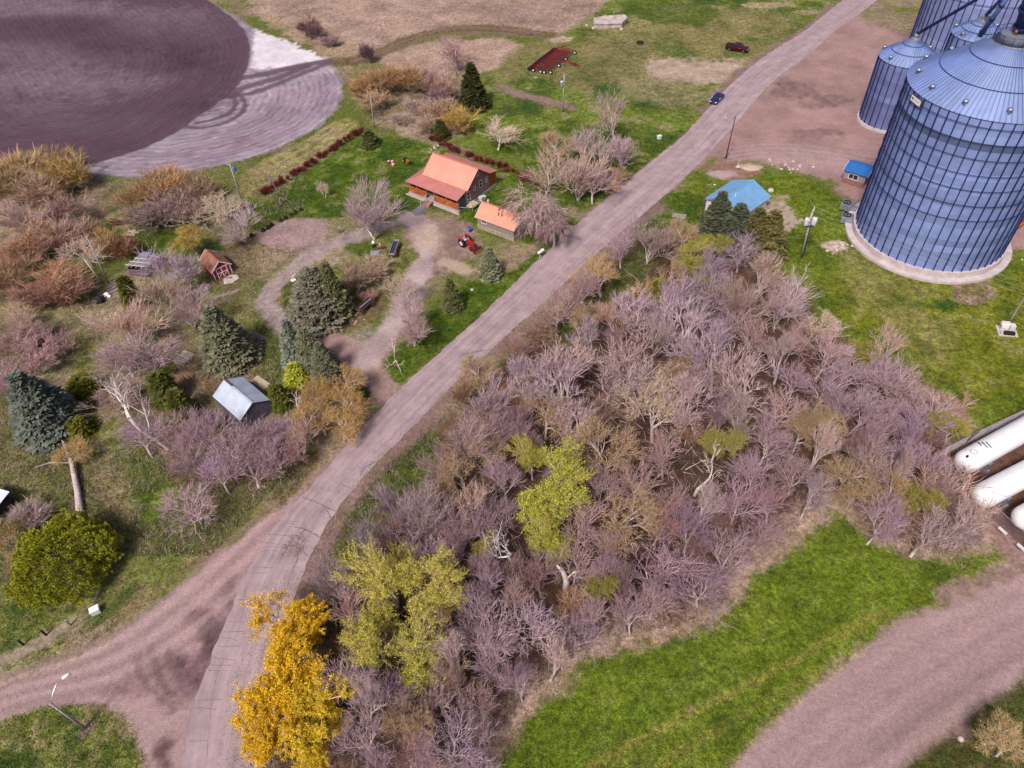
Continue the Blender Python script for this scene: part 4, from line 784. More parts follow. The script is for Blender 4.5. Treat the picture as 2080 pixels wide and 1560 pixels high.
#OBJECTS
# ---------------- built things ----------------
def vcm(name,rough=.5,metal=0,spec=.4,bump=None,noise=0.08,nsc=3):
    m=bpy.data.materials.new(name); m.use_nodes=True; n=m.node_tree; L=n.links.new; b=n.nodes['Principled BSDF']; b.inputs['Roughness'].default_value=rough; b.inputs['Metallic'].default_value=metal; b.inputs['Specular IOR Level'].default_value=spec
    a=n.nodes.new('ShaderNodeAttribute'); a.attribute_name='Col'; tc=n.nodes.new('ShaderNodeTexCoord'); t=n.nodes.new('ShaderNodeTexNoise'); t.inputs['Scale'].default_value=nsc; t.inputs['Detail'].default_value=5; L(tc.outputs['Object'],t.inputs['Vector'])
    mr=n.nodes.new('ShaderNodeMapRange'); L(t.outputs['Fac'],mr.inputs[0]); mr.inputs[1].default_value=.3; mr.inputs[2].default_value=.7; mr.inputs[3].default_value=1-noise; mr.inputs[4].default_value=1+noise
    vm=n.nodes.new('ShaderNodeVectorMath'); vm.operation='SCALE'; L(a.outputs['Color'],vm.inputs[0]); L(mr.outputs[0],vm.inputs['Scale']); L(vm.outputs[0],b.inputs['Base Color'])
    if bump:
        w_=n.nodes.new('ShaderNodeTexWave'); w_.wave_type='BANDS'; w_.bands_direction=bump[0]; w_.inputs['Scale'].default_value=bump[1]; w_.inputs['Distortion'].default_value=0
        L(tc.outputs['Object'],w_.inputs['Vector']); bp=n.nodes.new('ShaderNodeBump'); bp.inputs['Strength'].default_value=bump[2]; bp.inputs['Distance'].default_value=.03; L(w_.outputs['Fac'],bp.inputs['Height']); L(bp.outputs[0],b.inputs['Normal'])
    return m
SILO=vcm('galvanised_sheets',.40,.35,.5,('Z',3.2,.5),.10,.7); SROOF=vcm('roof_sheets',.38,.5,.5,None,.08,.6)
RIB=mat('navy_stiffeners',(.018,.028,.12),.5,.3,.2); CONC=mat('concrete',(.50,.42,.42),.9,0,.18,.8,.3,12); STEEL=mat('dull_steel',(.34,.36,.42),.4,.6,.15); DSTEEL=mat('dark_steel',(.06,.07,.12),.5,.4,.2)
WHITEP=mat('white_paint',(.80,.78,.80),.35,0,.05,1.0); WHITED=mat('weathered_white',(.62,.58,.60),.6,0,.12,3); REDP=mat('red_paint',(.32,.015,.03),.45,0,.25,3); BLACK=mat('black_rubber',(.015,.014,.018),.7,0,.3,8); GLASS=mat('dark_glass',(.02,.025,.04),.12,0,.2,1,spec=.7)
WOODG=mat('grey_wood',(.34,.27,.27),.85,0,.3,6,.3,30); WOODB=mat('brown_wood',(.28,.16,.11),.85,0,.35,5,.3,30); WOODT=mat('tan_wood',(.50,.40,.30),.8,0,.25,5); ORANGE=mat('orange_paint',(.42,.11,.02),.5,0,.2,3); BLUEP=mat('navy_car_paint',(.012,.03,.20),.2,.3,.1,1,spec=.7); MAROON=mat('maroon_car_paint',(.085,.004,.012),.2,.3,.15,1,spec=.7); CHROME=mat('chrome',(.6,.6,.62),.2,.9,.05); LAMPG=mat('lamp_glass',(.8,.8,.78),.2,0,.05); RUST=mat('rust',(.14,.055,.04),.8,0,.4,5); ALU=mat('aluminium',(.65,.66,.70),.3,.7,.05)
rs=random.Random(9)
def silo(name,cx,cy,R,zb,ze,slope,n,rings,wind,label,dark=(),sheet=(.26,.335,.66),cap=1.5,ringw=1.6,nroof=60,concz=None):
    o=empty(name,(cx,cy,0),0,label,'grain silo','steel grain silos of the elevator'); dz=(ze-zb)/rings; m=MB(); pv=0
    tone=[rs.uniform(.84,1.16) for _ in range(rings)]
    for i in range(rings):
        for j in range(n):
            t=tone[i]*rs.uniform(.93,1.07); 
            if (j+i)%2==0: pv=rs.uniform(.94,1.06)
            t*=pv; c=tuple(q*t*(.42 if i in dark else 1) for q in sheet); sub=3; r=R*(1+.0006*(i%2))
            for k in range(sub):
                a0=2*math.pi*(j+k/sub)/n; a1=2*math.pi*(j+(k+1)/sub)/n; z0=zb+i*dz; z1=z0+dz
                m.add([(r*math.cos(a0),r*math.sin(a0),z0),(r*math.cos(a1),r*math.sin(a1),z0),(r*math.cos(a1),r*math.sin(a1),z1),(r*math.cos(a0),r*math.sin(a0),z1)],[(0,1,2,3)],c)
    m.build('wall',SILO,o)
    for j in range(n):
        a=2*math.pi*(j)/n; b=MB(); T_=Matrix.Rotation(a,4,'Z'); b.box(R-.01,R+.17,-.075,.075,zb,ze-.05,T_); b.build('stiffener',RIB,o)
    for z in wind:
        b=MB(); b.lathe([(R+.20,z-.035),(R+.27,z-.035),(R+.27,z+.035),(R+.20,z+.035),(R+.20,z-.035)],72); b.build('wind_ring',RIB,o)
    # roof: radial sheets with raised edges
    Rt=cap; zt=ze+(R-Rt)*slope; Re=R+.22; ze2=ze-.05; b=MB(); sec=4; 
    for j in range(nroof):
        a0=2*math.pi*j/nroof;a1=2*math.pi*(j+1)/nroof; t=rs.uniform(.92,1.08); c=tuple(q*t for q in (.33,.42,.70))
        for k in range(sec):
            r0=Re+(Rt-Re)*k/sec; r1=Re+(Rt-Re)*(k+1)/sec; z0=ze2+(zt-ze2)*k/sec; z1=ze2+(zt-ze2)*(k+1)/sec
            b.add([(r0*math.cos(a0),r0*math.sin(a0),z0),(r0*math.cos(a1),r0*math.sin(a1),z0),(r1*math.cos(a1),r1*math.sin(a1),z1),(r1*math.cos(a0),r1*math.sin(a0),z1)],[(0,1,2,3)],c)
        ca,sa=math.cos(a0),math.sin(a0); hw=.05; px_,py_=-sa*hw,ca*hw
        b.add([(Re*ca-px_,Re*sa-py_,ze2),(Re*ca+px_,Re*sa+py_,ze2),(Rt*ca+px_,Rt*sa+py_,zt),(Rt*ca-px_,Rt*sa-py_,zt),(Re*ca-px_,Re*sa-py_,ze2+.15),(Re*ca+px_,Re*sa+py_,ze2+.15),(Rt*ca+px_,Rt*sa+py_,zt+.10),(Rt*ca-px_,Rt*sa-py_,zt+.13)],[(4,5,6,7),(0,4,7,3),(1,2,6,5),(0,1,5,4)],(.20,.26,.48))
    rf=b.build('roof',SROOF,o)
    for k in (.38,.72):
        r=Re+(Rt-Re)*k; z=ze2+(zt-ze2)*k+.11; q=MB(); q.lathe([(r+.03,z+.03),(r-.03,z+.06),(r-.03,z+.10),(r+.03,z+.08)],72); q.build('roof_band',RIB,rf)
    nv=12 if R>8 else 6
    for j in range(nv):
        a=2*math.pi*(j+.35)/nv; r=Re+(Rt-Re)*.13; z=ze2+(zt-ze2)*.13; q=MB(); q.lathe([(.28,-.1),(.28,.45),(.42,.45),(.42,.62),(.25,.78),(0,.8)],10,(r*math.cos(a),r*math.sin(a),z)); q.build('roof_vent',STEEL,rf,True)
    q=MB(); q.lathe([(Rt+.35,zt-.12),(Rt+.3,zt+.1),(Rt*.85,zt+.25),(Rt*.85,zt+.9),(Rt*.5,zt+1.1),(0,zt+1.15)],32); q.build('roof_collar',STEEL,o)
    cz=zb if concz is None else concz
    q=MB(); q.lathe([(R-.6,cz),(R+.45,cz),(R+.5,.05 if concz is None else 0),(R+.5,-.1)],80); q.build('foundation_wall',CONC,o)
    if ringw: q=MB(); q.lathe([(R+.5,.45),(R+ringw,.40),(R+ringw+.02,-.1)],80); q.build('concrete_apron',CONC,o)
    return o,zt
SX,SY=76.2,104.75
s1,zt1=silo('grain_silo',SX,SY,12.17,1.45,27.6,.68,52,22,[26.4,24.1,21.6,19.1,16.6,14.0,11.4],'largest blue grey grain silo, in front, with concrete base ring',(18,),cap=2.6,nroof=104)
s2,zt2=silo('grain_silo',86.5,148,5.75,.5,14,.68,26,12,[],'small grain silo left of the largest one, standing in the gravel yard',(),cap=.6,ringw=0,nroof=44,sheet=(.18,.21,.44))
s3,zt3=silo('grain_silo',108,163,12.17,1.2,35,.6,52,26,[34,31.5,29,26.5,24,21.5],'tall grain silo at the top edge of the picture, behind the others',(),cap=2.6,nroof=60,sheet=(.28,.33,.60))
p4=W(1990,62,20.5); s4,zt4=silo('grain_silo',p4[0],p4[1],4.7,.5,20,.62,20,14,[],'small grain silo whose cone roof shows just above the largest roof',(),cap=.9,ringw=0,nroof=26,sheet=(.2,.24,.44))
# maker's lettering on the eave of the largest silo
ang=min(np.arange(-math.pi,-1.2,.01),key=lambda t:abs(PJ((SX+12.4*math.cos(t),SY+12.4*math.sin(t),26.5))[0]-1861))
sg=empty('silo_sign',(SX,SY,26.55),0,'dark oval plate with worn white letters under the eave of the largest silo','sign')
b=MB(); 
def arcbox(b,a0,a1,r0,r1,z0,z1,n=4):
    for k in range(n):
        q0=a0+(a1-a0)*k/n;q1=a0+(a1-a0)*(k+1)/n
        P=[(r*math.cos(q),r*math.sin(q),z) for z in (z0,z1) for q,r in ((q0,r0),(q1,r0),(q1,r1),(q0,r1))]
        b.add(P,[(3,2,1,0),(4,5,6,7),(0,1,5,4),(1,2,6,5),(2,3,7,6),(3,0,4,7)])
arcbox(b,ang-.115,ang+.115,12.40,12.46,-.62,.62,8); b.build('plate',DSTEEL,sg)
GL={'C':['111','100','100','111'],'D':['110','101','101','110'],'A':['111','101','111','101'],'O':['111','101','101','111'],'I':['1','1','1','1']}
for k,ch in enumerate('COOOI'):
    b=MB(); w_=.040; a0=ang-.108+k*.045; rows_=GL[ch]
    for i,rw in enumerate(rows_):
        for j,c in enumerate(rw):
            if c=='1': arcbox(b,a0+j*w_/3.2,a0+(j+1)*w_/3.2+.001,12.47,12.51,.42-(i+1)*.21,.42-i*.21+.005,1)
    b.build('letter',WHITEP,sg)
# head railing, drive and spouts of the largest silo
hd=empty('roof_walkway',(SX,SY,zt1+.2),0,'dark railed walkway ring around the peak of the largest silo','walkway')
b=MB(); b.lathe([(1.9,0),(3.0,0),(3.0,.08),(1.9,.08),(1.9,0)],24); b.build('deck',DSTEEL,hd)
for z in (.55,1.1):
    b=MB(); b.tube([(3.0*math.cos(t),3.0*math.sin(t),z) for t in np.linspace(0,2*math.pi,33)],.035,5); b.build('rail',RIB,hd)
for k in range(14):
    t=2*math.pi*k/14; b=MB(); b.tube([(3.0*math.cos(t),3.0*math.sin(t),-.1),(3.0*math.cos(t),3.0*math.sin(t),1.12)],.04,5); b.build('post',RIB,hd)
mt=empty('drive_motor',(SX-.5,SY-.3,zt1+1.35),.5,'orange drive motor at the peak of the largest silo','motor')
b=MB(); b.tube([(-.5,0,.2),(.5,0,.2)],.22,12); b.build('housing',ORANGE,mt,True); b=MB(); b.box(-.5,.5,-.3,.3,-.25,0); b.box(.6,.9,-.15,.15,.2,.5); b.build('gearbox',DSTEEL,mt)
def spout(a,b_,r,m,label,name='grain_spout',cat='spout',collars=3):
    a=Vector(a);b_=Vector(b_); o=empty(name,a,0,label,cat,'grain spouts over the silos'); d=b_-a
    q=MB(); q.tube([(0,0,0),d],r,12); q.build('pipe',m,o,True)
    for k in range(collars):
        t=.08+k*.3; p=d*t; e=d*(t+.004*8/ max(1,d.length)*4); q=MB(); q.tube([p,p+d.normalized()*.25],r*1.25,12); q.build('flange',RIB,o)
TW=W(2310,-150,52)
spout((86.5,148,zt2+1.0),W(2090,-63,36),.30,RIB,'long dark spout running up from the small silo peak')
spout((p4[0],p4[1],zt4+1.0),W(2085,-55,36),.34,RIB,'dark spout rising from the small cone roof')
spout(W(1990,73,33),W(2056,-18,40),.36,mat('blue_pipe',(.09,.15,.34),.4,.4,.1),'lighter blue spout crossing in front of the small cone roof')
spout((SX+.3,SY+.2,zt1+1.3),W(2112,-60,44),.95,RIB,'thick dark conveyor casing leaving the peak of the largest silo','conveyor','conveyor',2)
spout((SX+1.4,SY-.8,zt1+1.2),W(2140,-30,42),.45,STEEL,'pale steel pipe beside the thick dark conveyor casing')
# aeration fans
for px,py,lb in ((1722,412,'upper grey aeration fan unit beside the largest silo'),(1722,437,'lower grey aeration fan unit beside the largest silo')):
    c=W(px,py,1.5); o=empty('aeration_fan',(c[0],c[1],0),math.atan2(SY-c[1],SX-c[0]),lb,'fan unit','aeration fans')
    b=MB(); b.box(-1.0,1.0,-.9,.9,.25,1.5); b.prism([(1.0,-.6),(2.2,-.35),(2.2,.35),(1.0,.6)],.3,1.2); b.build('housing',STEEL,o,bevel=.06)
    b=MB(); b.lathe([(.55,1.505),(.72,1.505),(.72,1.64),(.55,1.64),(.55,1.505)],28,(-.1,0,0)); b.build('inlet_ring',BLACK,o)
    b=MB(); b.lathe([(.0,1.515),(.54,1.515)],20,(-.1,0,0)); b.build('grille',STEEL,o)
    b=MB(); b.lathe([(0,1.53),(.2,1.53),(.2,1.62),(0,1.64)],12,(-.1,0,0)); b.build('hub',BLACK,o)
    b=MB(); b.box(-.9,-.6,-.8,.8,0,.25); b.box(.6,.9,-.8,.8,0,.25); b.build('skid',DSTEEL,o)
# generic gabled building
def frame(o,e1,e2): return Matrix(((e1[0],e2[0],0,o[0]),(e1[1],e2[1],0,o[1]),(0,0,1,0),(0,0,0,1)))
def roofplane(b,p,q,r_,s_,t=.12,c=None):
    P=[Vector(x) for x in (p,q,r_,s_)]; n=(P[1]-P[0]).cross(P[3]-P[0]).normalized(); 
    if n.z<0: n=-n; 
    lo=[x-n*t for x in P]; b.add(P+lo,[(0,1,2,3),(7,6,5,4),(0,4,5,1),(1,5,6,2),(2,6,7,3),(3,7,4,0)],c)
def metalroof(name,col,axis='X',sc=3.0,rough=.45,var=.10):
    m=mat(name,col,rough,.15,var,.6,spec=.4); n=m.node_tree; L=n.links.new; b=n.nodes['Principled BSDF']; tc=n.nodes.new('ShaderNodeTexCoord'); w_=n.nodes.new('ShaderNodeTexWave'); w_.bands_direction=axis; w_.inputs['Scale'].default_value=sc; L(tc.outputs['Object'],w_.inputs['Vector']); bp=n.nodes.new('ShaderNodeBump'); bp.inputs['Strength'].default_value=.7; bp.inputs['Distance'].default_value=.04; L(w_.outputs['Fac'],bp.inputs['Height']); L(bp.outputs[0],b.inputs['Normal']); return m
def gable(name,Mx,L_,Wd,eave,ridge,ov,wallm,roofm,label,cat,trim=None,rx=None,base=0):
    """local x along the ridge 0..L, y across 0..Wd; eaves at roof edge height eave-ov slope"""
    o=empty(name,(0,0,0),0,label,cat); o.matrix_world=Mx; rx=Wd/2 if rx is None else rx; sl=(ridge-eave)/rx; sl2=(ridge-eave)/(Wd-rx)
    b=MB(); P=[(0,0),(0,Wd)]; 
    for x0,x1 in ((0,.12),(L_-.12,L_)):
        b.add([(x,y,z) for x in (x0,x1) for y,z in ((0,base),(Wd,base),(Wd,eave-.06),(rx,ridge-.08),(0,eave-.06))],[(0,1,2,3,4),(9,8,7,6,5),(0,5,6,1),(1,6,7,2),(2,7,8,3),(3,8,9,4),(4,9,5,0)])
    b.box(.12,L_-.12,0,.12,base,eave-.05); b.box(.12,L_-.12,Wd-.12,Wd,base,eave-.05); b.build('wall',wallm,o)
    for y0,s_,nm in ((0,-1,0),(Wd,1,1)):
        k=sl if s_<0 else sl2; ye=y0+s_*ov; ze=eave-ov*k; b=MB()
        roofplane(b,(-ov,ye,ze),(L_+ov,ye,ze),(L_+ov,rx,ridge),(-ov,rx,ridge),.07); b.build('roof',roofm,o)
    b=MB(); b.bar((-ov,rx,ridge+.02),(L_+ov,rx,ridge+.02),.3,.06); b.build('ridge_cap',roofm,o)
    if trim:
        for x in (-ov,L_+ov):
            for y0,s_ in ((0,-1),(Wd,1)):
                k=sl if s_<0 else sl2; b=MB(); b.bar((x,y0+s_*ov,eave-ov*k-.05),(x,rx,ridge-.05),.05,.16); b.build('barge_board',trim,o)
    return o
def onwall(o,name,x0,x1,z0,z1,y,m,fm,t=.06,panes=(1,1),axis='x',out=-1,sub='pane'):
    """window or door on a wall of constant y (axis x) or constant x (axis y); out = sign of the outward normal"""
    b=MB(); f=.09; d=.02*out
    def bx(a0,a1,c0,c1,d0,d1):
        lo,hi=sorted((y+out*d0,y+out*d1))
        if axis=='x': b.box(a0,a1,lo,hi,c0,c1)
        else: b.box(lo,hi,a0,a1,c0,c1)
    for q in ((x0,x1,z0,z0+f),(x0,x1,z1-f,z1),(x0,x0+f,z0+f,z1-f),(x1-f,x1,z0+f,z1-f)): bx(*q,-.01,t)
    for k in range(1,panes[0]): xx=x0+(x1-x0)*k/panes[0]; bx(xx-.035,xx+.035,z0+f,z1-f,-.01,t*.8)
    for k in range(1,panes[1]): zz=z0+(z1-z0)*k/panes[1]; bx(x0+f,x1-f,zz-.03,zz+.03,-.01,t*.75)
    fr=b.build(name,fm,o); b=MB(); bx(x0+f,x1-f,z0+f,z1-f,-.02,.02); b.build(sub,m,fr); return fr
# log house
A=W(822.3,367.7,3.2);Bp=W(928.5,408.5,3.2); L_=float(np.hypot(*(A-Bp)[:2])); e1=(A-Bp)[:2]/L_; e2=np.array([-e1[1],e1[0]]); e2=e2 if e2[1]>0 else -e2
HM=frame(Bp,e1,e2)   # x from the right gable towards the left porch, y from the front eave back
LOG=mat('varnished_logs',(.42,.10,.02),.5,0,.45,1.5,spec=.4); 
def logwall(m,sc):
    n=m.node_tree; L=n.links.new; b=n.nodes['Principled BSDF']; tc=n.nodes.new('ShaderNodeTexCoord'); w_=n.nodes.new('ShaderNodeTexWave'); w_.bands_direction='Z'; w_.inputs['Scale'].default_value=sc; w_.inputs['Distortion'].default_value=.6; L(tc.outputs['Object'],w_.inputs['Vector']); bp=n.nodes.new('ShaderNodeBump'); bp.inputs['Strength'].default_value=1; bp.inputs['Distance'].default_value=.12; L(w_.outputs['Fac'],bp.inputs['Height']); L(bp.outputs[0],b.inputs['Normal'])
    return m
logwall(LOG,.9); LOGG=logwall(mat('weathered_logs',(.30,.13,.11),.8,0,.5,1.6,col2=(.36,.27,.27)),.9)
RFO=metalroof('orange_roof',(.64,.255,.185),'X',1.3); RFP=metalroof('pink_roof',(.54,.20,.18),'X',1.3); STONE=mat('pale_sill',(.42,.36,.36),.85,0,.25,3)
house=empty('log_house',(0,0,0),0,'log house with salmon metal roof and wraparound porch roof','house'); house.matrix_world=HM
Lh=L_-2.0; yb=2.9; y2=10.3; yr=6.7; fl=.75
for x in (.35,Lh-.2):
    b=MB(); b.add([(x+d,y,z) for d in (0,.2) for y,z in ((yb-.2,fl),(y2+.1,fl),(y2+.1,3.95),(yr,6.7),(yb-.2,3.8))],[(0,1,2,3,4),(9,8,7,6,5),(0,5,6,1),(1,6,7,2),(2,7,8,3),(3,8,9,4),(4,9,5,0)]); b.build('gable_wall',LOGG,house)
b=MB(); b.box(.55,Lh-.2,yb-.2,yb,fl,3.8); b.box(.55,Lh-.2,y2-.1,y2+.1,fl,3.9); b.box(.35,Lh,12.6,12.8,fl,3.3); b.box(.35,.55,y2+.1,12.6,fl,3.35); b.build('log_wall',LOG,house)
for pl,mm,nm in ((((-.3,yb,3.95),(11.33,yb,3.95),(11.33,yr,6.9),(-.3,yr,6.9)),RFO,'main_roof'),(((-.3,yr,6.9),(11.33,yr,6.9),(11.33,y2,4.1),(-.3,y2,4.1)),RFO,'main_roof'),(((0,0,3.2),(L_,0,3.2),(11.33,yb,3.92),(0,yb,3.92)),RFP,'porch_roof'),(((L_,0,3.2),(L_,13.1,3.4),(11.33,y2,4.05),(11.33,yb,3.92)),RFP,'porch_roof'),(((0,y2,4.05),(11.33,y2,4.05),(L_,13.1,3.4),(0,13.1,3.4)),RFP,'porch_roof')):
    b=MB(); roofplane(b,*pl,.10); b.build(nm,mm,house)
b=MB(); b.bar((-.35,yr,6.93),(11.4,yr,6.93),.35,.07); b.build('ridge_cap',RFO,house)
for p,q in (((-.34,yb,3.8),(-.34,yr,6.75)),((-.34,yr,6.75),(-.34,y2,3.95)),((11.37,yb,3.8),(11.37,yr,6.75)),((11.37,yr,6.75),(11.37,y2,3.95))):
    b=MB(); b.bar(p,q,.05,.22); b.build('barge_board',mat('dark_red_trim',(.25,.05,.04),.6) if 'dark_red_trim' not in bpy.data.materials else bpy.data.materials['dark_red_trim'],house)
for x,y,z in ((3.8,4.3,5.1),(1.4,4.6,5.3)):
    b=MB(); b.tube([(x,y,z-.3),(x,y,z+.35)],.09,8); b.build('roof_vent',WHITED,house)
# porch deck, half wall panels, posts, steps
b=MB(); b.box(.1,L_-.3,.35,yb-.2,fl-.12,fl); b.box(Lh,L_-.3,yb-.2,12.6,fl-.12,fl); b.build('porch_deck',WOODG,house)
for x0,x1 in ((.45,6.3),(8.6,L_-.5)):
    b=MB(); 
    for k in range(4): b.box(x0,x1,.45,.62,fl+.05+k*.33,fl+.33+k*.33)
    b.build('porch_log_rail',LOG,house)
b=MB(); b.box(L_-.62,L_-.45,.7,12.3,fl+.05,fl+1.3); b.build('porch_log_rail',LOG,house)
for x in (.4,3.3,6.4,8.5,10.9,L_-.5): b=MB(); b.tube([(x,.53,fl),(x,.53,3.1)],.10,8); b.build('porch_post',WOODB,house)
b=MB(); b.box(.2,L_-.2,.25,.4,0,.62); b.box(L_-.35,L_-.2,.4,12.8,0,.62); b.box(.2,.35,.4,12.8,0,.62); b.build('foundation',STONE,house)
b=MB(); b.box(-.2,6.4,-.15,.2,.1,.32); b.box(8.8,L_+.2,-.15,.2,.1,.32); b.build('sill_step',STONE,house)
b=MB()
for k in range(5): b.box(6.6,8.3,-1.5+k*.33,-1.2+k*.33,.08+k*.14,.16+k*.14)
st=b.build('porch_steps',mat('reddish_steps',(.34,.16,.15),.8,0,.3,4),house)
for x in (6.5,8.4):
    b=MB(); b.bar((x,-1.6,.95),(x,.4,1.7),.07,.08); b.bar((x,-1.6,0),(x,-1.6,1.0),.07); b.bar((x,.35,.7),(x,.35,1.75),.07); b.build('stair_rail',WHITED,house)
b=MB(); b.box(7.0,8.0,yb-.24,yb-.19,fl,fl+2.1); b.build('front_door',BLACK,house)
onwall(house,'window',3.0,4.4,1.9,3.2,yb-.2,GLASS,WHITEP,panes=(2,1)); onwall(house,'window',9.2,10.4,1.9,3.2,yb-.2,GLASS,WHITEP,panes=(2,1))
for a0,a1,z0,z1,pn in ((6.0,6.6,5.0,5.9,(1,2)),(6.9,7.5,5.0,5.9,(1,2)),(7.3,8.2,2.1,3.7,(1,2)),(5.5,6.1,2.4,3.4,(1,1)),(9.4,9.9,2.3,3.5,(1,2))): onwall(house,'gable_window',a0,a1,z0,z1,.35,GLASS,WHITEP,panes=pn,axis='y')
onwall(house,'side_door',3.3,4.3,.8,3.1,.35,GLASS,WHITEP,panes=(1,3),axis='y',sub='glazing')
b=MB(); b.box(-1.5,.3,2.6,4.9,.6,.72); 
for q in ((-1.45,2.65),(-1.45,4.85)): b.bar((q[0],q[1],0),(q[0],q[1],1.6),.1)
b.bar((-1.45,2.65,1.55),(-1.45,4.85,1.55),.08); b.bar((-1.45,2.65,1.0),(-1.45,4.85,1.0),.06); b.bar((-1.45,2.65,.75),(.3,.6,1.4),.08); b.build('side_landing',WOODT,house)
b=MB(); b.box(.05,.3,.7,2.5,.8,3.1); b.build('porch_screen',DSTEEL,house)
b=MB()
for k in range(2): b.box(-.9,-.05,6.2+.9*k,6.9+.9*k,.0,.9-.3*k)
b.build('cellar_box',WHITED,house)
sb=MB(); c=W(852,425,0); T_=frame(c,e1,e2); sb.box(-.8,.8,-1.7,1.7,-.02,.03,T_); slab=sb.build('front_path',mat('grey_slab',(.16,.16,.20),.9,0,.3,3)); tag(slab,kind='structure')
# garage
A=W(967,442,2.5);Bp=W(1041,469,2.5); L_=float(np.hypot(*(A-Bp)[:2])); e1=(A-Bp)[:2]/L_; e2=np.array([e1[1],-e1[0]]); e2=e2 if e2[1]>0 else -e2
FND=mat('tan_plinth',(.36,.27,.20),.9,0,.25,2); g=gable('garage',frame(Bp+np.array([*(e2*.35),0]),e1,e2),L_,4.6,2.7,4.45,.35,mat('grey_siding',(.24,.21,.20),.8,0,.3,4),metalroof('garage_roof',(.66,.25,.16),'X',1.3),'small grey garage with an orange metal roof beside the log house','garage',WHITED,base=.9)
b=MB(); b.box(-.1,L_+.1,-.1,4.7,-.1,.9); b.build('plinth',FND,g); onwall(g,'window',6.2,7.4,1.5,2.5,0,GLASS,WHITEP,panes=(2,1)); onwall(g,'garage_door',.9,3.7,.95,2.6,0,WHITED,WHITED,panes=(1,4),axis='y',sub='panel')
b=MB(); b.box(7.4,7.7,2.6,2.9,3.6,4.9); b.build('chimney',WHITED,g)
b=MB(); b.tube([(4.1,1.1,3.4),(4.1,1.1,4.3)],.09,8); b.build('vent_pipe',RUST,g)
# blue cabin: ridge towards the spruces, wide low roof
A=W(1566,399,2.6);Bp=W(1513,437,2.6); L_=float(np.hypot(*(A-Bp)[:2])); e1=(A-Bp)[:2]/L_; e2=np.array([-e1[1],e1[0]])
BLR=metalroof('blue_roof',(.20,.40,.66),'X',1.3,.4); bc=gable('cabin',frame(Bp+np.array([*(e2*.4),0]),e1,e2),L_-.2,8.0,2.6,4.3,.4,mat('white_siding',(.66,.62,.66),.6,0,.08,2),BLR,'white cabin with a light blue metal roof behind four spruces','cabin',BLR)
onwall(bc,'window',1.2,2.4,.9,2.1,0,GLASS,DSTEEL,axis='y'); onwall(bc,'door',4.6,5.6,.1,2.1,0,GLASS,DSTEEL,axis='y',sub='panel'); b=MB(); b.tube([(2.0,3.4,3.9),(2.0,3.4,4.75)],.09,8); b.build('vent_pipe',WHITEP,bc)
# scale office by the silo
A=W(1713,343,2.9);Bp=W(1760,357,2.9); L_=float(np.hypot(*(A-Bp)[:2])); e1=(A-Bp)[:2]/L_; e2=np.array([-e1[1],e1[0]]); e2=e2 if e2[1]>0 else -e2
of=gable('scale_office',frame(Bp+np.array([*(e2*.3),0]),e1,e2),L_-.4,4.4,2.8,3.6,.35,mat('office_siding',(.30,.24,.26),.7,0,.1,2),metalroof('office_roof',(.04,.17,.50),'X',1.3,.35),'small scale office with a bright blue roof against the largest silo','office',WHITEP)
onwall(of,'window',L_*.30,L_*.30+1.9,1.2,2.3,0,GLASS,WHITEP,panes=(2,1))
b=MB(); b.box(0,L_-.4,-.03,0,0,1.0); b.build('brick_skirt',mat('brick_skirt',(.28,.12,.10),.9,0,.4,9),of)
# red shed
wl=W(438,570,0);wr=W(473,553,0); e2=(wl-wr)[:2]; wd=float(np.hypot(*e2)); e2/=wd; e1=np.array([e2[1],-e2[0]]); e1=e1 if e1[1]>0 else -e1; 
SHR=mat('rusty_roof',(.30,.13,.09),.7,.1,.35,1.2); RDW=mat('barn_red',(.34,.02,.035),.7,0,.3,3)
sh=gable('red_shed',frame(wr,e1,e2),4.6,wd,2.1,3.5,.28,RDW,SHR,'small red shed with white trimmed double doors','shed',WHITEP)
for z in (2.05,): b=MB(); b.bar((-.04,0,z),(-.04,wd,z),.05,.16); b.build('door_header',WHITEP,sh)
for y in (.08,wd*.22,wd*.5,wd*.78,wd-.08): b=MB(); b.box(-.07,-.003,y-.07,y+.07,0,2.0); b.build('door_trim',WHITEP,sh)
for y0,y1 in ((wd*.22,wd*.5),(wd*.5,wd*.78)):
    b=MB(); b.box(-.05,-.002,y0+.08,y1-.08,.05,1.95); d_=b.build('door',RDW,sh); b=MB(); b.box(-.08,-.052,y0+.08,y1-.08,1.0,1.12); b.bar((-.066,y0+.1,1.0),(-.066,y1-.1,.1),.03,.10); b.build('brace',WHITEP,d_)
tarp=MB(); c=W(468,568,0); T_=frame(c,e2,e1); V_=[(-1.3,-.9),(.2,-1.3),(1.4,-.5),(1.0,.9),(-.6,1.1),(-1.5,.3)]; tarp.prism([tuple(v) for v in V_],.02,.12,T_); tp=tarp.build('canvas_sheet',mat('dirty_canvas',(.55,.47,.42),.9,0,.2,1.5),None); tag(tp,'pale canvas sheet lying in front of the red shed','sheet')
b=MB(); c=W(466,566,0); b.box(c[0]-.5,c[0]+.3,c[1]-.2,c[1]+.2,.12,.4); b.box(c[0]+.3,c[0]+.5,c[1]-.1,c[1]+.3,.12,.25); tag(b.build('wooden_crate',WOODG),'small dark crate on the pale canvas sheet','crate')
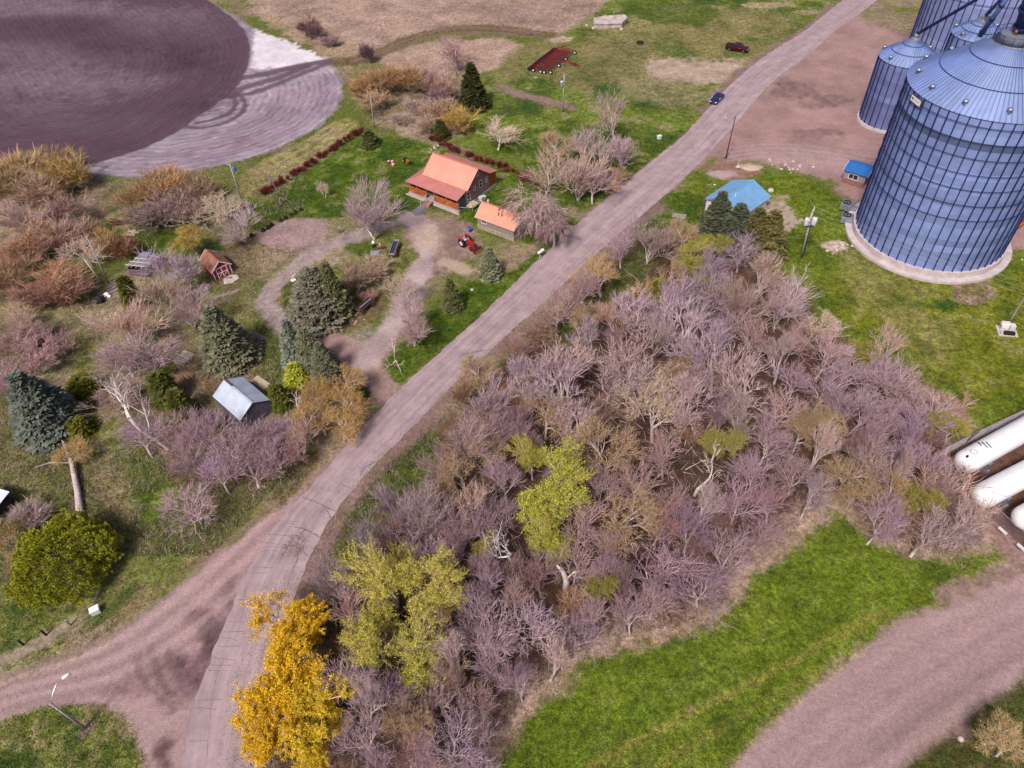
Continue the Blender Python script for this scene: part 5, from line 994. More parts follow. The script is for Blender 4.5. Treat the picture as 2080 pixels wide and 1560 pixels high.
# pale roofed barn
P0=W(433,804,2.4);P1=W(492,766,2.4); e2=(P1-P0)[:2]; wd=float(np.hypot(*e2)); e2/=wd; e1=np.array([e2[1],-e2[0]]); e1=e1 if e1[1]<0 else -e1
tb=gable('barn',frame(P0,e1,e2),7.2,wd,2.4,3.9,.1,mat('barn_boards',(.12,.10,.14),.9,0,.4,4),metalroof('pale_roof',(.50,.55,.66),'X',1.2,.45,.14),'old barn with a pale metal roof among the bare trees','barn',DSTEEL)
b=MB(); b.bar((-.1,wd/2,3.96),(2.2,wd/2,3.96),.28,.05); b.build('ridge_strip',RUST,tb)
# collapsed wooden shed
c=W(298,545,0); cs=empty('collapsed_shed',(c[0],c[1],0),-.25,'collapsed grey wooden shed with exposed rafters and caved in roof','shed')
b=MB()
for k in range(9): b.box(-1.8+k*.42,-1.43+k*.42,-2.3,1.6,1.7-.06*(k%3),1.75-.06*(k%3),Matrix.Rotation(-.18,4,'X'))
b.build('roof_boards',WOODG,cs); b=MB()
for k in range(4): b.bar((-1.9,-2.3+k*1.35,2.1-.25*k+.25),(2.1,-2.3+k*1.35,2.1-.25*k+.25),.10)
for k in range(5): b.bar((-1.8+k*.95,-2.4,1.9),(-1.8+k*.95,2.6,1.5),.09)
b.build('rafters',WHITED,cs); b=MB(); b.box(-1.9,-1.8,-2.3,2.4,0,1.5); b.box(1.9,2.0,-2.3,2.4,0,1.3); b.box(-1.8,1.9,-2.4,-2.3,0,1.4); b.box(-1.8,1.9,2.4,2.5,0,1.5); b.build('wall',mat('rotten_boards',(.16,.10,.12),.9,0,.5,4),cs)
b=MB(); b.box(-1.4,.1,1.2,2.5,1.1,1.8); b.box(.6,1.5,1.4,2.3,1.0,1.7); b.build('debris',mat('debris_blue',(.22,.27,.38),.8,0,.4,3),cs)
# hutch with grey roof
c=W(78,705,0); h_=empty('animal_hutch',(c[0],c[1],0),-.15,'small grey roofed hut under mauve trees at the left edge','hut'); b=MB(); b.box(-1.0,1.0,-.9,.9,0,1.5); b.build('wall',mat('dark_boards',(.05,.035,.045),.9,0,.4,4),h_); b=MB(); roofplane(b,(-1.2,-1.2,1.5),(1.2,-1.2,1.5),(1.2,1.1,1.95),(-1.2,1.1,1.95),.08); b.build('roof',mat('slate_sheet',(.26,.27,.36),.6,0,.15,2),h_)
# white shed at left edge
c=W(2,1040,0); h_=empty('white_shed',(c[0],c[1],0),-.35,'dark shed with a white sloping roof cut by the left picture edge','shed'); b=MB(); b.box(-3,1.3,-1.2,1.6,0,1.9); b.build('wall',BLACK,h_); b=MB(); roofplane(b,(-3.2,-.9,2.1),(1.2,-.9,2.1),(1.5,1.9,2.7),(-3.2,1.9,2.7),.08); b.build('roof',mat('white_sheet',(.66,.68,.76),.4,.1,.06,1),h_); b=MB(); b.box(-3,1.6,-1.7,-1.4,0,.35); b.build('step',mat('cream_board',(.6,.54,.48),.8),h_)
b=MB(); b.lathe([(.0,.0),(.3,0),(.34,.5),(.25,.6),(0,.62)],14,tuple(W(35,1043,0))); tag(b.build('white_tub',WHITEP,None,True),'white tub beside the dark shed at the left edge','tub')
# ---------------- vehicles and machines ----------------
def wheel(o,x,y,r,w_,rim=CHROME,spoke=False,tyre=BLACK,name='wheel',axis=Vector((0,1,0)),rimr=.58):
    s_=1 if y>0 else -1; p=Vector((x,y,r)); b=MB(); a=axis*(w_/2); n=20
    pr=[(r*rimr,-w_/2),(r*.94,-w_/2),(r,-w_*.32),(r,w_*.32),(r*.94,w_/2),(r*rimr,w_/2),(r*rimr,-w_/2)]
    vs=[];fs=[]
    for q,zz in pr:
        for j in range(n): t=2*math.pi*j/n; vs.append((x+q*math.cos(t),y+zz,r+q*math.sin(t)))
    for i in range(len(pr)-1):
        for j in range(n): fs.append((i*n+j,i*n+(j+1)%n,(i+1)*n+(j+1)%n,(i+1)*n+j))
    b.add(vs,fs); wh=b.build(name,tyre,o,True); b=MB()
    if spoke:
        for j in range(8):
            t=2*math.pi*j/8; b.bar((x,y,r),(x+r*.95*math.cos(t),y,r+r*.95*math.sin(t)),.05)
        b.tube([(x,y-w_*.6,r),(x,y+w_*.6,r)],.12,8)
    else: b.tube([(x,y-w_*.44,r),(x,y+w_*.44,r)],r*rimr,14)
    b.build('rim',rim,wh); return wh
def lower_body(L_,Wd,prof,m,o,name='body',bev=.05):
    """prof: side outline (x,z) extruded over the width"""
    b=MB(); n=len(prof); vs=[(x,y,z) for y in (-Wd/2,Wd/2) for x,z in prof]
    b.add(vs,[tuple(range(n-1,-1,-1)),tuple(range(n,2*n))]+[(i,(i+1)%n,n+(i+1)%n,n+i) for i in range(n)]); return b.build(name,m,o,bevel=bev)
def cabin(o,x0,x1,x2,x3,z0,z1,Wd,m,gm):
    """greenhouse: glass frustum with a roof panel and pillars"""
    wt=Wd*.80; wb=Wd*.93; b=MB()
    V_=[(x0,-wb/2,z0),(x3,-wb/2,z0),(x3,wb/2,z0),(x0,wb/2,z0),(x1,-wt/2,z1),(x2,-wt/2,z1),(x2,wt/2,z1),(x1,wt/2,z1)]
    b.add(V_,[(3,2,1,0),(4,5,6,7),(0,1,5,4),(1,2,6,5),(2,3,7,6),(3,0,4,7)]); b.build('windows',gm,o)
    b=MB(); b.box(x1-.05,x2+.05,-wt/2-.02,wt/2+.02,z1-.02,z1+.06); b.build('roof',m,o,bevel=.03)
    for i,j in ((0,4),(1,5),(2,6),(3,7)): b=MB(); b.bar(V_[i],V_[j],.09); b.build('pillar',m,o)
    xm=(x1+x2)/2; 
    for s_ in (-1,1): b=MB(); b.bar((xm,s_*wb/2,z0),(xm,s_*wt/2,z1),.08); b.build('pillar',m,o)
def place(name,a,b_,label,cat,z=0):
    A=W(*a,z);B_=W(*b_,z); d=B_-A; c=(A+B_)/2; return empty(name,(c[0],c[1],0),math.atan2(d[1],d[0]),label,cat),float(np.hypot(*d[:2]))
def car_bits(o,L_,Wd,zf,zr,front=(.62,.82)):
    for s_ in (-1,1):
        b=MB(); b.box(L_/2-.12,L_/2+.02,s_*Wd*.36-.22,s_*Wd*.36+.22,zf,zf+.16); b.build('headlight',LAMPG,o,bevel=.03)
        b=MB(); b.box(-L_/2-.02,-L_/2+.06,s_*Wd*.40-.1,s_*Wd*.40+.1,zr,zr+.25); b.build('tail_light',REDP,o)
        b=MB(); b.box(.75,.95,s_*(Wd/2+.10)-.08,s_*(Wd/2+.10)+.08,1.0,1.16); b.build('wing_mirror',WHITEP if L_<5.3 else CHROME,o,bevel=.03)
    b=MB(); b.box(L_/2-.02,L_/2+.05,-Wd*.3,Wd*.3,zf-.05,zf+.14); b.build('grille',CHROME if L_>5.3 else BLACK,o)
    b=MB(); b.box(L_/2-.03,L_/2+.12,-Wd*.48,Wd*.48,.32,.52); b.build('bumper',DSTEEL,o,bevel=.03); b=MB(); b.box(-L_/2-.12,-L_/2+.03,-Wd*.48,Wd*.48,.38,.56); b.build('bumper',DSTEEL,o,bevel=.03)
pk,_=place('pickup_truck',(1477,93),(1519,100),'dark red crew cab pickup truck parked on the grass near the road','pickup truck',.8); L_=5.9
lower_body(L_,1.95,[(-2.95,.45),(2.9,.45),(2.95,.75),(2.9,1.05),(1.25,1.18),(-2.95,1.18)],MAROON,pk)
b=MB(); b.box(-2.8,-1.0,-.80,.80,1.185,1.19); b.build('cargo_bed',BLACK,pk)
for s_ in (-1,1): b=MB(); b.box(-2.95,-.95,s_*.90-.07,s_*.90+.07,1.18,1.36); b.build('bed_rail',MAROON,pk)
b=MB(); b.box(-2.97,-2.85,-.9,.9,1.18,1.36); b.build('tailgate',MAROON,pk); cabin(pk,-1.0,-.75,.75,1.35,1.18,1.80,1.9,MAROON,GLASS)
for x in (-1.85,1.85):
    for s_ in (-1,1): wheel(pk,x,s_*.88,.40,.28)
car_bits(pk,5.9,1.95,.78,.75)
sd_,_=place('sedan_car',(1468,189),(1445,211),'dark blue sedan parked on the grass verge beside the road','car',.6)
lower_body(4.8,1.8,[(-2.4,.35),(2.35,.35),(2.4,.62),(2.2,.80),(1.15,.95),(-1.5,1.0),(-2.35,.92)],BLUEP,sd_); cabin(sd_,-1.75,-1.0,.35,1.2,.95,1.42,1.75,BLUEP,GLASS)
for x in (-1.4,1.45):
    for s_ in (-1,1): wheel(sd_,x,s_*.82,.33,.22)
car_bits(sd_,4.8,1.8,.6,.6)
b=MB(); b.box(2.42,2.45,-.26,.26,.38,.5); b.build('number_plate',WHITEP,sd_)
# tractor
tr,_=place('tractor',(937,487),(968,505),'old red tractor with a front bucket parked on the farm yard','tractor',.6)
for s_ in (-1,1): wheel(tr,-1.0,s_*.85,.82,.42,WHITED,rimr=.55); wheel(tr,1.15,s_*.62,.42,.26,REDP)
b=MB(); b.box(-.1,1.6,-.32,.32,.85,1.35); b.prism([(-.1,-.32),(1.6,-.28),(1.6,.28),(-.1,.32)],1.35,1.45); b.build('hood',REDP,tr,bevel=.05)
b=MB(); b.box(-1.2,1.7,-.2,.2,.5,.85); b.tube([(-1.0,-.9,.82),(-1.0,.9,.82)],.12,8); b.build('chassis',RUST,tr)
for s_ in (-1,1): b=MB(); b.tube([(-1.8,s_*.85,1.1),(-1.5,s_*.85,1.62),(-1.0,s_*.85,1.76),(-.5,s_*.85,1.6)],.2,6); b.build('fender',REDP,tr)
b=MB(); b.box(-1.15,-.7,-.28,.28,1.05,1.2); b.box(-1.2,-1.1,-.28,.28,1.2,1.6); b.build('seat',WHITED,tr,bevel=.04); b=MB(); b.tube([(-.3,0,1.35),(-.55,0,1.7)],.03,6); b.lathe([(.2,0),(.24,.02),(.2,.04)],14,(-.58,0,1.7)); b.build('steering_wheel',BLACK,tr)
b=MB(); b.tube([(1.0,.1,1.45),(1.0,.1,2.0)],.05,8); b.build('exhaust_pipe',RUST,tr)
b=MB(); 
for s_ in (-1,1): b.bar((-.2,s_*.5,1.2),(2.2,s_*.5,.5),.1)
b.build('loader_arm',REDP,tr); b=MB(); b.add([(2.1,-1.0,.1),(2.8,-1.0,.05),(2.8,1.0,.05),(2.1,1.0,.1),(2.1,-1.0,.75),(2.1,1.0,.75)],[(0,1,2,3),(0,3,5,4),(0,4,1),(3,2,5)]); b.box(2.05,2.12,-1,1,.1,.75); b.build('bucket',RUST,tr)
bb=W(955,470,0); o=empty('barrel',(bb[0],bb[1],0),0,'small blue barrel behind the red tractor','barrel'); b=MB(); b.lathe([(0,0),(.3,0),(.33,.45),(.3,.9),(0,.9)],14); b.build('shell',mat('blue_plastic',(.02,.08,.45),.4),o,True); b=MB(); b.lathe([(.31,.42),(.35,.45),(.31,.48)],14); b.build('hoop',BLACK,o)
# cultivator
REDC=mat('faded_implement_red',(.20,.008,.02),.5,0,.4,2)
A=W(1092,118,.7);B_=W(1143,106,.7); c0=W(1068,138,.5);c1=W(1130,98,.5);c2=W(1165,108,.5);c3=W(1120,145,.5)
ctr=(c0+c1+c2+c3)/4; ey=(c1-c0)[:2]; Wc=float(np.hypot(*ey)); ex=((c3-c0)+(c2-c1))[:2]/2; Dc=float(np.hypot(*ex)); 
cu=empty('field_cultivator',(ctr[0],ctr[1],0),math.atan2(ex[1],ex[0]),'wide red field cultivator with black rolling baskets standing on the grass','cultivator'); hy=Wc/2; hx=Dc/2
for x in np.linspace(-hx*.45,hx*.85,6): b=MB(); b.bar((x,-hy*.96,1.0),(x,hy*.96,1.0),.16); b.build('crossbar',REDC,cu)
for y in np.linspace(-hy*.95,hy*.95,11): b=MB(); b.bar((-hx*.5,y,1.05),(hx*.9,y,1.05),.14); b.build('frame_beam',REDC,cu)
for y in np.linspace(-hy*.9,hy*.9,9): b=MB(); b.bar((-hx*.45,y,1.05),(-hx*.92,y,.6),.10); b.build('basket_arm',REDC,cu)
for k in range(8):
    y0=-hy+k*Wc/8+.06; y1=y0+Wc/8-.12
    for x in (-hx*.80,-hx*.98):
        b=MB()
        for j in range(10):
            t=2*math.pi*j/10; b.bar((x+.3*math.cos(t),y0,.32+.3*math.sin(t)),(x+.3*math.cos(t+.5),y1,.32+.3*math.sin(t+.5)),.07)
        for y in (y0,(y0+y1)/2,y1): b.tube([(x,y-.03,.32),(x,y+.03,.32)],.31,12)
        b.build('rolling_basket',BLACK,cu)
for x in np.linspace(-hx*.4,hx*.85,5):
    b=MB()
    for y in np.linspace(-hy*.94,hy*.94,22): b.tube([(x,y,.95),(x-.35,y,.85),(x-.4,y,.4),(x-.1,y,.05)],.05,5,False)
    b.build('shank_row',DSTEEL,cu)
for y in (-hy*.99,-hy*.5,0,hy*.5,hy*.99): b=MB(); b.bar((-hx*.2,y,1.45),(hx*.5,y,1.2),.12); b.bar((-hx*.2,y,1.0),(-hx*.2,y,1.5),.1); b.build('wing_cylinder',REDC,cu)
for x,y in ((hx*1.02,-hy*.93),(hx*1.02,-hy*.30),(hx*.2,-hy*1.02),(-hx*.45,-hy*1.03),(hx*1.02,hy*.95),(hx*.95,hy*.30),(hx*.55,-hy*1.02)): wheel(cu,x,y,.48,.35,WHITEP,rimr=.5)
b=MB(); b.bar((hx*.9,-.9,.9),(hx+4.2,0,.55),.16); b.bar((hx*.9,.9,.9),(hx+4.2,0,.55),.16); b.bar((hx+4.0,0,.55),(hx+4.9,0,.55),.2); b.bar((hx+3.6,.1,0),(hx+3.6,.1,1.2),.1); b.build('drawbar',REDC,cu)
# old wagons
def wagon(a,b_,label,load=True,cm=WOODB):
    o,L_=place('farm_wagon',a,b_,label,'wagon',.6); L_=max(L_,3.2)
    for x in (-L_*.36,L_*.36):
        for s_ in (-1,1): wheel(o,x,s_*.75,.55,.10,RUST,True,RUST,rimr=.9)
        b=MB(); b.bar((x,-.75,.55),(x,.75,.55),.1); b.build('axle',RUST,o)
    b=MB(); b.box(-L_/2,L_/2,-.5,.5,.8,.88); b.build('deck',DSTEEL,o)
    for s_ in (-1,1): b=MB(); b.box(-L_/2,L_/2,s_*.52-.04,s_*.52+.04,.8,1.15); b.build('side_board',cm,o)
    for x in (-L_/2,L_/2): b=MB(); b.box(x-.04,x+.04,-.5,.5,.8,1.2); b.build('end_board',cm,o)
    b=MB(); b.bar((L_/2,0,.6),(L_/2+1.7,0,.15),.08); b.build('tongue',WOODG,o)
    if load: b=MB(); b.tube([(-L_*.4,.1,1.3),(L_*.4,.1,1.3)],.1,8); b.build('pipe_load',ALU,o)
    return o
wagon((806,492),(796,520),'antique wooden wagon beside the solar panel under the big lilac tree',False,WOODG); wagon((757,610),(728,634),'antique dark red wagon on a gravel bed beside the broad spruce',True,RUST)
c=W(774,505,0); b=MB(); 
for k in range(6): b.bar((c[0]+rs.uniform(-1.1,1.1),c[1]+rs.uniform(-.4,.4),.1),(c[0]+rs.uniform(-1.1,1.1),c[1]+rs.uniform(-.4,.4),.5),.12)
tag(b.build('rusty_plough',RUST),'small heap of rusty plough iron between the solar panel and the wagon','plough')
c=W(763,517,0); o=empty('solar_panel',(c[0],c[1],0),0,'tilted grey solar panel on short legs under the big lilac tree','solar panel'); b=MB(); b.box(-.8,.8,-.55,.55,.55,.6,Matrix.Rotation(.5,4,'X')); b.build('panel',mat('panel_cells',(.20,.22,.30),.25,.2,.1,8),o)
b=MB(); b.bar((-.7,-.4,0),(-.7,-.4,.5),.06); b.bar((.7,-.4,0),(.7,-.4,.5),.06); b.bar((-.7,.45,0),(-.7,.45,.8),.06); b.bar((.7,.45,0),(.7,.45,.8),.06); b.build('legs',STEEL,o)
c=W(760,501,0); o=empty('gazing_ball',(c[0],c[1],0),0,'white ball on a dark stand by the tree trunk','garden ornament'); b=MB(); b.lathe([(.001,.6)]+[(.34*math.sin(t),.94-.34*math.cos(t)) for t in np.linspace(.2,3.0,10)]+[(.001,1.28)],16); b.build('ball',WHITEP,o,True); b=MB(); b.lathe([(.4,0),(.35,.5),(.2,.65),(0,.65)],12); b.build('stand',BLACK,o)
c=W(773,504,0); o=empty('garden_statue',(c[0],c[1],0),.3,'small whitish upright statue between the white ball and the wagon','statue'); b=MB(); b.lathe([(.22,0),(.24,.1),(.12,.2),(.15,.6),(.11,.85),(.05,.92),(.1,1.0),(.08,1.15),(0,1.2)],10); b.build('figure',mat('cream_stone',(.6,.5,.42),.8),o,True)
c=W(597,576,0); o=empty('satellite_dish',(c[0],c[1],0),.6,'white dish on a white post beside the broad old spruce','dish'); b=MB(); b.tube([(0,0,0),(0,0,1.3)],.06,8); b.build('post',WHITED,o); b=MB(); b.lathe([(0,0),(.3,.05),(.48,.16)],18,(0,-.2,.75)); b.build('dish',WHITEP,o,True); b=MB(); b.bar((0,0,1.3),(1.0,.5,1.5),.09); b.build('arm',WHITEP,o)
# red pots and garden things by the house
for px,py,r_,m_,lb in ((790,331,.42,REDP,'round red and white planter left of the house'),(797,331,.35,mat('pink_paint',(.6,.25,.25),.6),'pink planter beside the red one'),(799,337,.42,bpy.data.materials['pink_paint'],'larger pink planter nearest the lilac tree')):
    c=W(px,py,0); o=empty('planter',(c[0],c[1],0),0,lb,'planter'); b=MB(); b.lathe([(r_*.7,0),(r_,.45),(r_*.9,.5),(r_*.85,.42),(0,.42)],14); b.build('pot',m_,o,True); b=MB(); b.lathe([(0,.44),(r_*.7,.44),(r_*.5,.55),(0,.6)],10); b.build('fill',WHITED,o,True)
c=W(828,331,0); o=empty('hay_rake',(c[0],c[1],0),-1.0,'small black and red machine on the lawn left of the house','farm machine'); b=MB(); b.box(-1.2,.5,-.35,.3,.3,.8); b.bar((-1.3,-.3,.2),(1.4,.3,.5),.14); b.build('body',BLACK,o); b=MB(); b.box(.1,1.0,-.45,.1,.4,1.0); b.build('engine_cover',ORANGE,o,bevel=.05); wheel(o,1.1,.4,.35,.15,REDP); wheel(o,-.9,-.5,.35,.15,WHITED)
# person
def person(px,py,h,lb):
    c=W(px,py,0); me=bpy.data.meshes.new('person'); k=h/1.75
    J=[(0,0,.95),(0,0,1.2),(0,.01,1.42),(0,0,1.55),(0,.02,1.68),(-.1,0,.9),(-.11,.05,.5),(-.12,.0,.08),(-.12,.13,.03),(.1,0,.9),(.12,-.05,.5),(.14,-.08,.08),(.14,.05,.03),(-.2,0,1.4),(-.26,0,1.12),(-.22,.12,.9),(.2,0,1.4),(.27,.02,1.13),(.2,.2,1.0)]
    E_=[(0,1),(1,2),(2,3),(3,4),(0,5),(5,6),(6,7),(7,8),(0,9),(9,10),(10,11),(11,12),(2,13),(13,14),(14,15),(2,16),(16,17),(17,18)]
    R_=[.15,.15,.16,.06,.11,.10,.07,.05,.04,.10,.07,.05,.04,.06,.045,.035,.06,.045,.035]
    me.from_pydata([Vector(j)*k for j in J],E_,[]); me.update(); o=link('person',me); o.location=V3(c,0); o.rotation_euler=(0,0,2.4)
    sk=o.modifiers.new('skin','SKIN'); 
    for i,v in enumerate(me.skin_vertices[0].data): v.radius=(R_[i]*k,R_[i]*k*.8); v.use_root=(i==0)
    o.modifiers.new('sub','SUBSURF').levels=1
    m=bpy.data.materials.new('clothes'); m.use_nodes=True; n=m.node_tree; tc=n.nodes.new('ShaderNodeTexCoord'); sx=n.nodes.new('ShaderNodeSeparateXYZ'); r=n.nodes.new('ShaderNodeValToRGB'); r.color_ramp.interpolation='CONSTANT'
    n.links.new(tc.outputs['Object'],sx.inputs[0]); d=n.nodes.new('ShaderNodeMath'); d.operation='DIVIDE'; d.inputs[1].default_value=h; n.links.new(sx.outputs[2],d.inputs[0]); n.links.new(d.outputs[0],r.inputs[0])
    r.color_ramp.elements[0].color=(.03,.035,.07,1); r.color_ramp.elements[1].position=.56; r.color_ramp.elements[1].color=(.30,.33,.45,1); e=r.color_ramp.elements.new(.86); e.color=(.45,.28,.22,1); e=r.color_ramp.elements.new(.93); e.color=(.05,.04,.05,1)
    n.links.new(r.outputs[0],n.nodes['Principled BSDF'].inputs['Base Color']); me.materials.append(m); tag(o,lb,'person')
person(692,474,1.75,'person in dark trousers and a pale blue top standing by the garden')
# ---------------- poles, lamps, wires ----------------
def pole(bx,by,h,r,m,label,name='utility_pole',cat='pole',top=None,grp=None):
    c=W(bx,by,0); o=empty(name,(c[0],c[1],0),0,label,cat,grp)
    if top:   # lean measured from the picture
        t=min(((x,y) for x in np.arange(-2.5,2.6,.25) for y in np.arange(-2.5,2.6,.5)),key=lambda q:abs(PJ((c[0]+q[0],c[1]+q[1],h))[0]-top[0])+.3*abs(PJ((c[0]+q[0],c[1]+q[1],h))[1]-top[1])+abs(q[1])*2); tp=Vector((t[0],t[1],h))
    else: tp=Vector((0,0,h))
    b=MB(); b.tube([(0,0,-.1),tp*.5,tp],[r,r*.9,r*.75],10); b.build('shaft',m,o,True); return o,tp
PW=mat('pole_wood',(.36,.31,.33),.85,0,.25,3); PD=mat('dark_pole',(.12,.07,.07),.85,0,.3,3)
def transf(o,p,r=.42,h=1.3,m=ALU): 
    b=MB(); b.lathe([(0,0),(r*.9,0),(r,.08),(r,h*.85),(r*.85,h),(0,h*1.04)],16,tuple(p)); t=b.build('transformer',m,o,True); b=MB(); b.tube([(p[0],p[1],p[2]+h),(p[0],p[1],p[2]+h+.35)],.06,6); b.build('bushing',RUST,t); return t
o,tp=pole(1143,228,9.0,.16,PW,'grey utility pole with a single transformer on the lawn behind the grove',top=(1147,140)); transf(o,(tp.x*.85-.5,-.1,6.2)); b=MB(); b.bar((tp.x,0,8.7),(tp.x+.2,.5,9.8),.08); b.build('insulator_pin',RUST,o)
o,tp=pole(1627,524,9.4,.17,PW,'utility pole with two large transformers between the cabin and the largest silo',top=(1650,436)); UT=Vector(o.location)+tp
for dx in (-.62,.62): transf(o,(tp.x*.86+dx,-.2,7.1),.45,1.35,WHITED)
for z,hw in ((8.5,1.3),(9.2,1.5)): b=MB(); b.bar((tp.x-hw*.5,-hw*.85,z),(tp.x+hw*.5,hw*.85,z),.16); b.build('crossarm',WHITED,o)
for k in (-1,0,1): b=MB(); b.tube([(tp.x+k*.7,k*1.2,9.25),(tp.x+k*.7,k*1.2,9.7)],.1,6); b.build('insulator',WHITED,o)
b=MB(); b.box(tp.x*.7-.7,tp.x*.7+.7,-.3,.3,6.7,6.85); b.build('platform',DSTEEL,o); b=MB(); b.tube([(.25,-.1,.2),(tp.x*.7+.2,-.1,6.7)],.08,6); b.build('conduit',DSTEEL,o)
o,tp=pole(2044,664,10.5,.15,ALU,'slender galvanised lamp pole rising from a white cabinet at the right edge','lamp_pole','pole',None)
c=W(2044,672,0); ob=empty('power_cabinet',(c[0],c[1],0),-.25,'white metal equipment cabinets grouped at the foot of the right hand pole','cabinet')
b=MB(); b.box(-1.0,.2,.1,.8,0,1.3); b.box(.25,1.0,-.1,.7,0,1.1); b.build('cabinet',WHITED,ob,bevel=.04); b=MB(); b.box(-.9,.1,.02,.1,.4,1.2); b.build('door',WHITEP,ob); b=MB(); b.box(-.6,.9,-1.1,-.5,0,.5); b.build('junction_box',BLACK,ob,bevel=.04)
b=MB(); b.bar((-1.1,-1.2,0),(-1.1,-1.2,1.2),.1); b.bar((-1.1,-1.2,1.15),(-1.1,.5,1.15),.1); b.build('guard_rail',WHITEP,ob); b=MB(); b.prism([(-1.4,-1.4),(1.4,-1.3),(1.5,1.0),(-1.3,1.1)],-.05,.06); b.build('pad',CONC,ob)
o,tp=pole(1474,322,9.0,.15,PD,'dark leaning street lamp pole at the entrance to the gravel yard','street_lamp','street lamp',top=(1494,237)); b=MB(); b.tube([tp+Vector((0,0,-.6)),tp+Vector((-.7,.1,-.2)),tp+Vector((-1.6,.1,-.1))],.05,6); b.build('arm',STEEL,o); b=MB(); b.lathe([(0,0),(.28,.02),(.3,.14),(.1,.26),(0,.28)],12,tuple(tp+Vector((-1.8,.1,-.25)))); b.build('lamp_head',ALU,o,True)
o,tp=pole(1423,462,9.2,.14,PD,'dark lamp pole left of the blue roofed cabin','street_lamp','street lamp',top=(1436,360)); b=MB(); b.tube([tp+Vector((0,0,-.3)),tp+Vector((.8,0,-.1)),tp+Vector((1.3,0,-.2))],.05,6); b.build('arm',STEEL,o); b=MB(); b.lathe([(0,0),(.25,.02),(.28,.14),(0,.28)],12,tuple(tp+Vector((1.4,0,-.35)))); b.build('lamp_head',ALU,o,True); LT=Vector(o.location)+tp
o,tp=pole(173,1479,7.2,.14,PW,'street lamp with a curved arm at the gravel junction, bottom left','street_lamp','street lamp'); b=MB(); b.tube([tp+Vector((0,0,-.4)),tp+Vector((-.05,.8,.2)),tp+Vector((.2,1.7,.6)),tp+Vector((.7,2.3,.6))],.05,6); b.build('arm',ALU,o,True); b=MB(); b.tube([tp+Vector((.6,2.2,.62)),tp+Vector((1.2,2.7,.62))],[.16,.2],10); b.build('lamp_head',WHITEP,o,True)
o,tp=pole(220,574,9.5,.15,PW,'tall bare grey pole in the left scrub beside the brown thicket',top=(178,487)); o,tp=pole(492,411,8.5,.14,PW,'utility pole with a blue transformer beside the garden, near the pale field',top=(467,330)); transf(o,(tp.x+.5,0,7.0),.3,1.0,mat('blue_can',(.10,.16,.42),.5)); b=MB(); b.tube([tp,tp+Vector((-.7,0,.1))],.05,6); b.build('arm',WHITED,o)
o,tp=pole(760,259,7.8,.13,PW,'thin grey pole beside the thicket row above the farm lawn',top=(751,190)); o,tp=pole(928,155,6.5,.12,PW,'grey pole beside the brown bare tree at the prairie edge',top=(926,110))
b=MB(); c=W(137,520,0); o,tp=pole(208,575,5.5,.16,mat('pale_trunk',(.5,.42,.38),.8,0,.3,3),'short pale leaning dead trunk beside the tall bare pole','dead_tree','dead tree',top=(170,520)); b=MB(); b.tube([tp*.7,tp*.9+Vector((.5,0,.4))],.06,5); b.build('stub',PW,o)
wires=[]
def wire(a,b_,r,label,sag=.6):
    a=Vector(a);b_=Vector(b_); b=MB(); b.tube([a.lerp(b_,t)-Vector((0,0,sag*4*t*(1-t))) for t in np.linspace(0,1,9)],r,4); o=b.build('power_line',bpy.data.materials.get('wire_grey') or mat('wire_grey',(.34,.36,.33),.6,.3)); tag(o,label,'cable','overhead power lines')
far=W(2250,640,9.5)
for k in (-1,0,1): wire(UT+Vector((k*.7,k*1.2,.3)),Vector((far[0]+k*.8,far[1]+k*1.2,9.5)),.012,'thin overhead wire running right from the twin transformer pole past the largest silo')
wire(LT,UT+Vector((-.5,-.6,-.5)),.010,'thin overhead wire from the dark lamp pole to the twin transformer pole')
wire(LT+Vector((0,0,-1.6)),UT+Vector((0,0,-2.2)),.010,'lower thin overhead wire from the dark lamp pole to the twin transformer pole')
# roadside items
c=W(1099,522,0); o=empty('mailbox',(c[0],c[1],0),.7,'white mailboxes on a post at the roadside below the garage','mailbox')
for k,(x,z,m_) in enumerate(((-.35,1.05,WHITEP),(.35,1.2,WHITEP),(-.2,.8,BLACK))): b=MB(); b.box(x-.32,x+.32,-.25,.25,z,z+.3); b.build('box',m_,o,bevel=.08)
b=MB(); b.box(-.06,.06,-.06,.06,0,1.1); b.box(-.7,.7,-.2,.2,1.0,1.06); b.bar((-.6,-.1,0),(-.1,-.1,.9),.08); b.build('post',WHITED,o)
for px,py,lb in ((1152,474,'small white utility box on the verge near the garage'),(1339,282,'small white upright utility box on the verge near the meadow'),(196,1243,'white square utility box on the verge below the wide pine')):
    c=W(px,py,0); o=empty('utility_box',(c[0],c[1],0),.5,lb,'utility box'); s_=.42 if px>500 else .5; b=MB(); b.box(-s_,s_,-s_*.8,s_*.8,0,.75); b.build('cabinet',mat('mint_paint',(.62,.70,.68),.5) if 'mint_paint' not in bpy.data.materials else bpy.data.materials['mint_paint'],o,bevel=.04); b=MB(); b.box(-s_-.03,s_+.03,-s_*.8-.03,s_*.8+.03,.72,.78); b.build('lid',WHITEP,o)
for px,py,m_,lb in ((94,1290,BLACK,'charred black post in the line at the verge, right one'),(48,1310,BLACK,'charred black post in the line at the verge, left one'),(143,1270,WOODG,'grey squared post in the line below the wide pine')):
    c=W(px,py,0); b=MB(); b.tube([(c[0],c[1],-.1),(c[0],c[1],.9),(c[0]+.02,c[1],1.25)],[.13,.125,.11],8); tag(b.build('fence_post',m_,None,False),lb,'post')
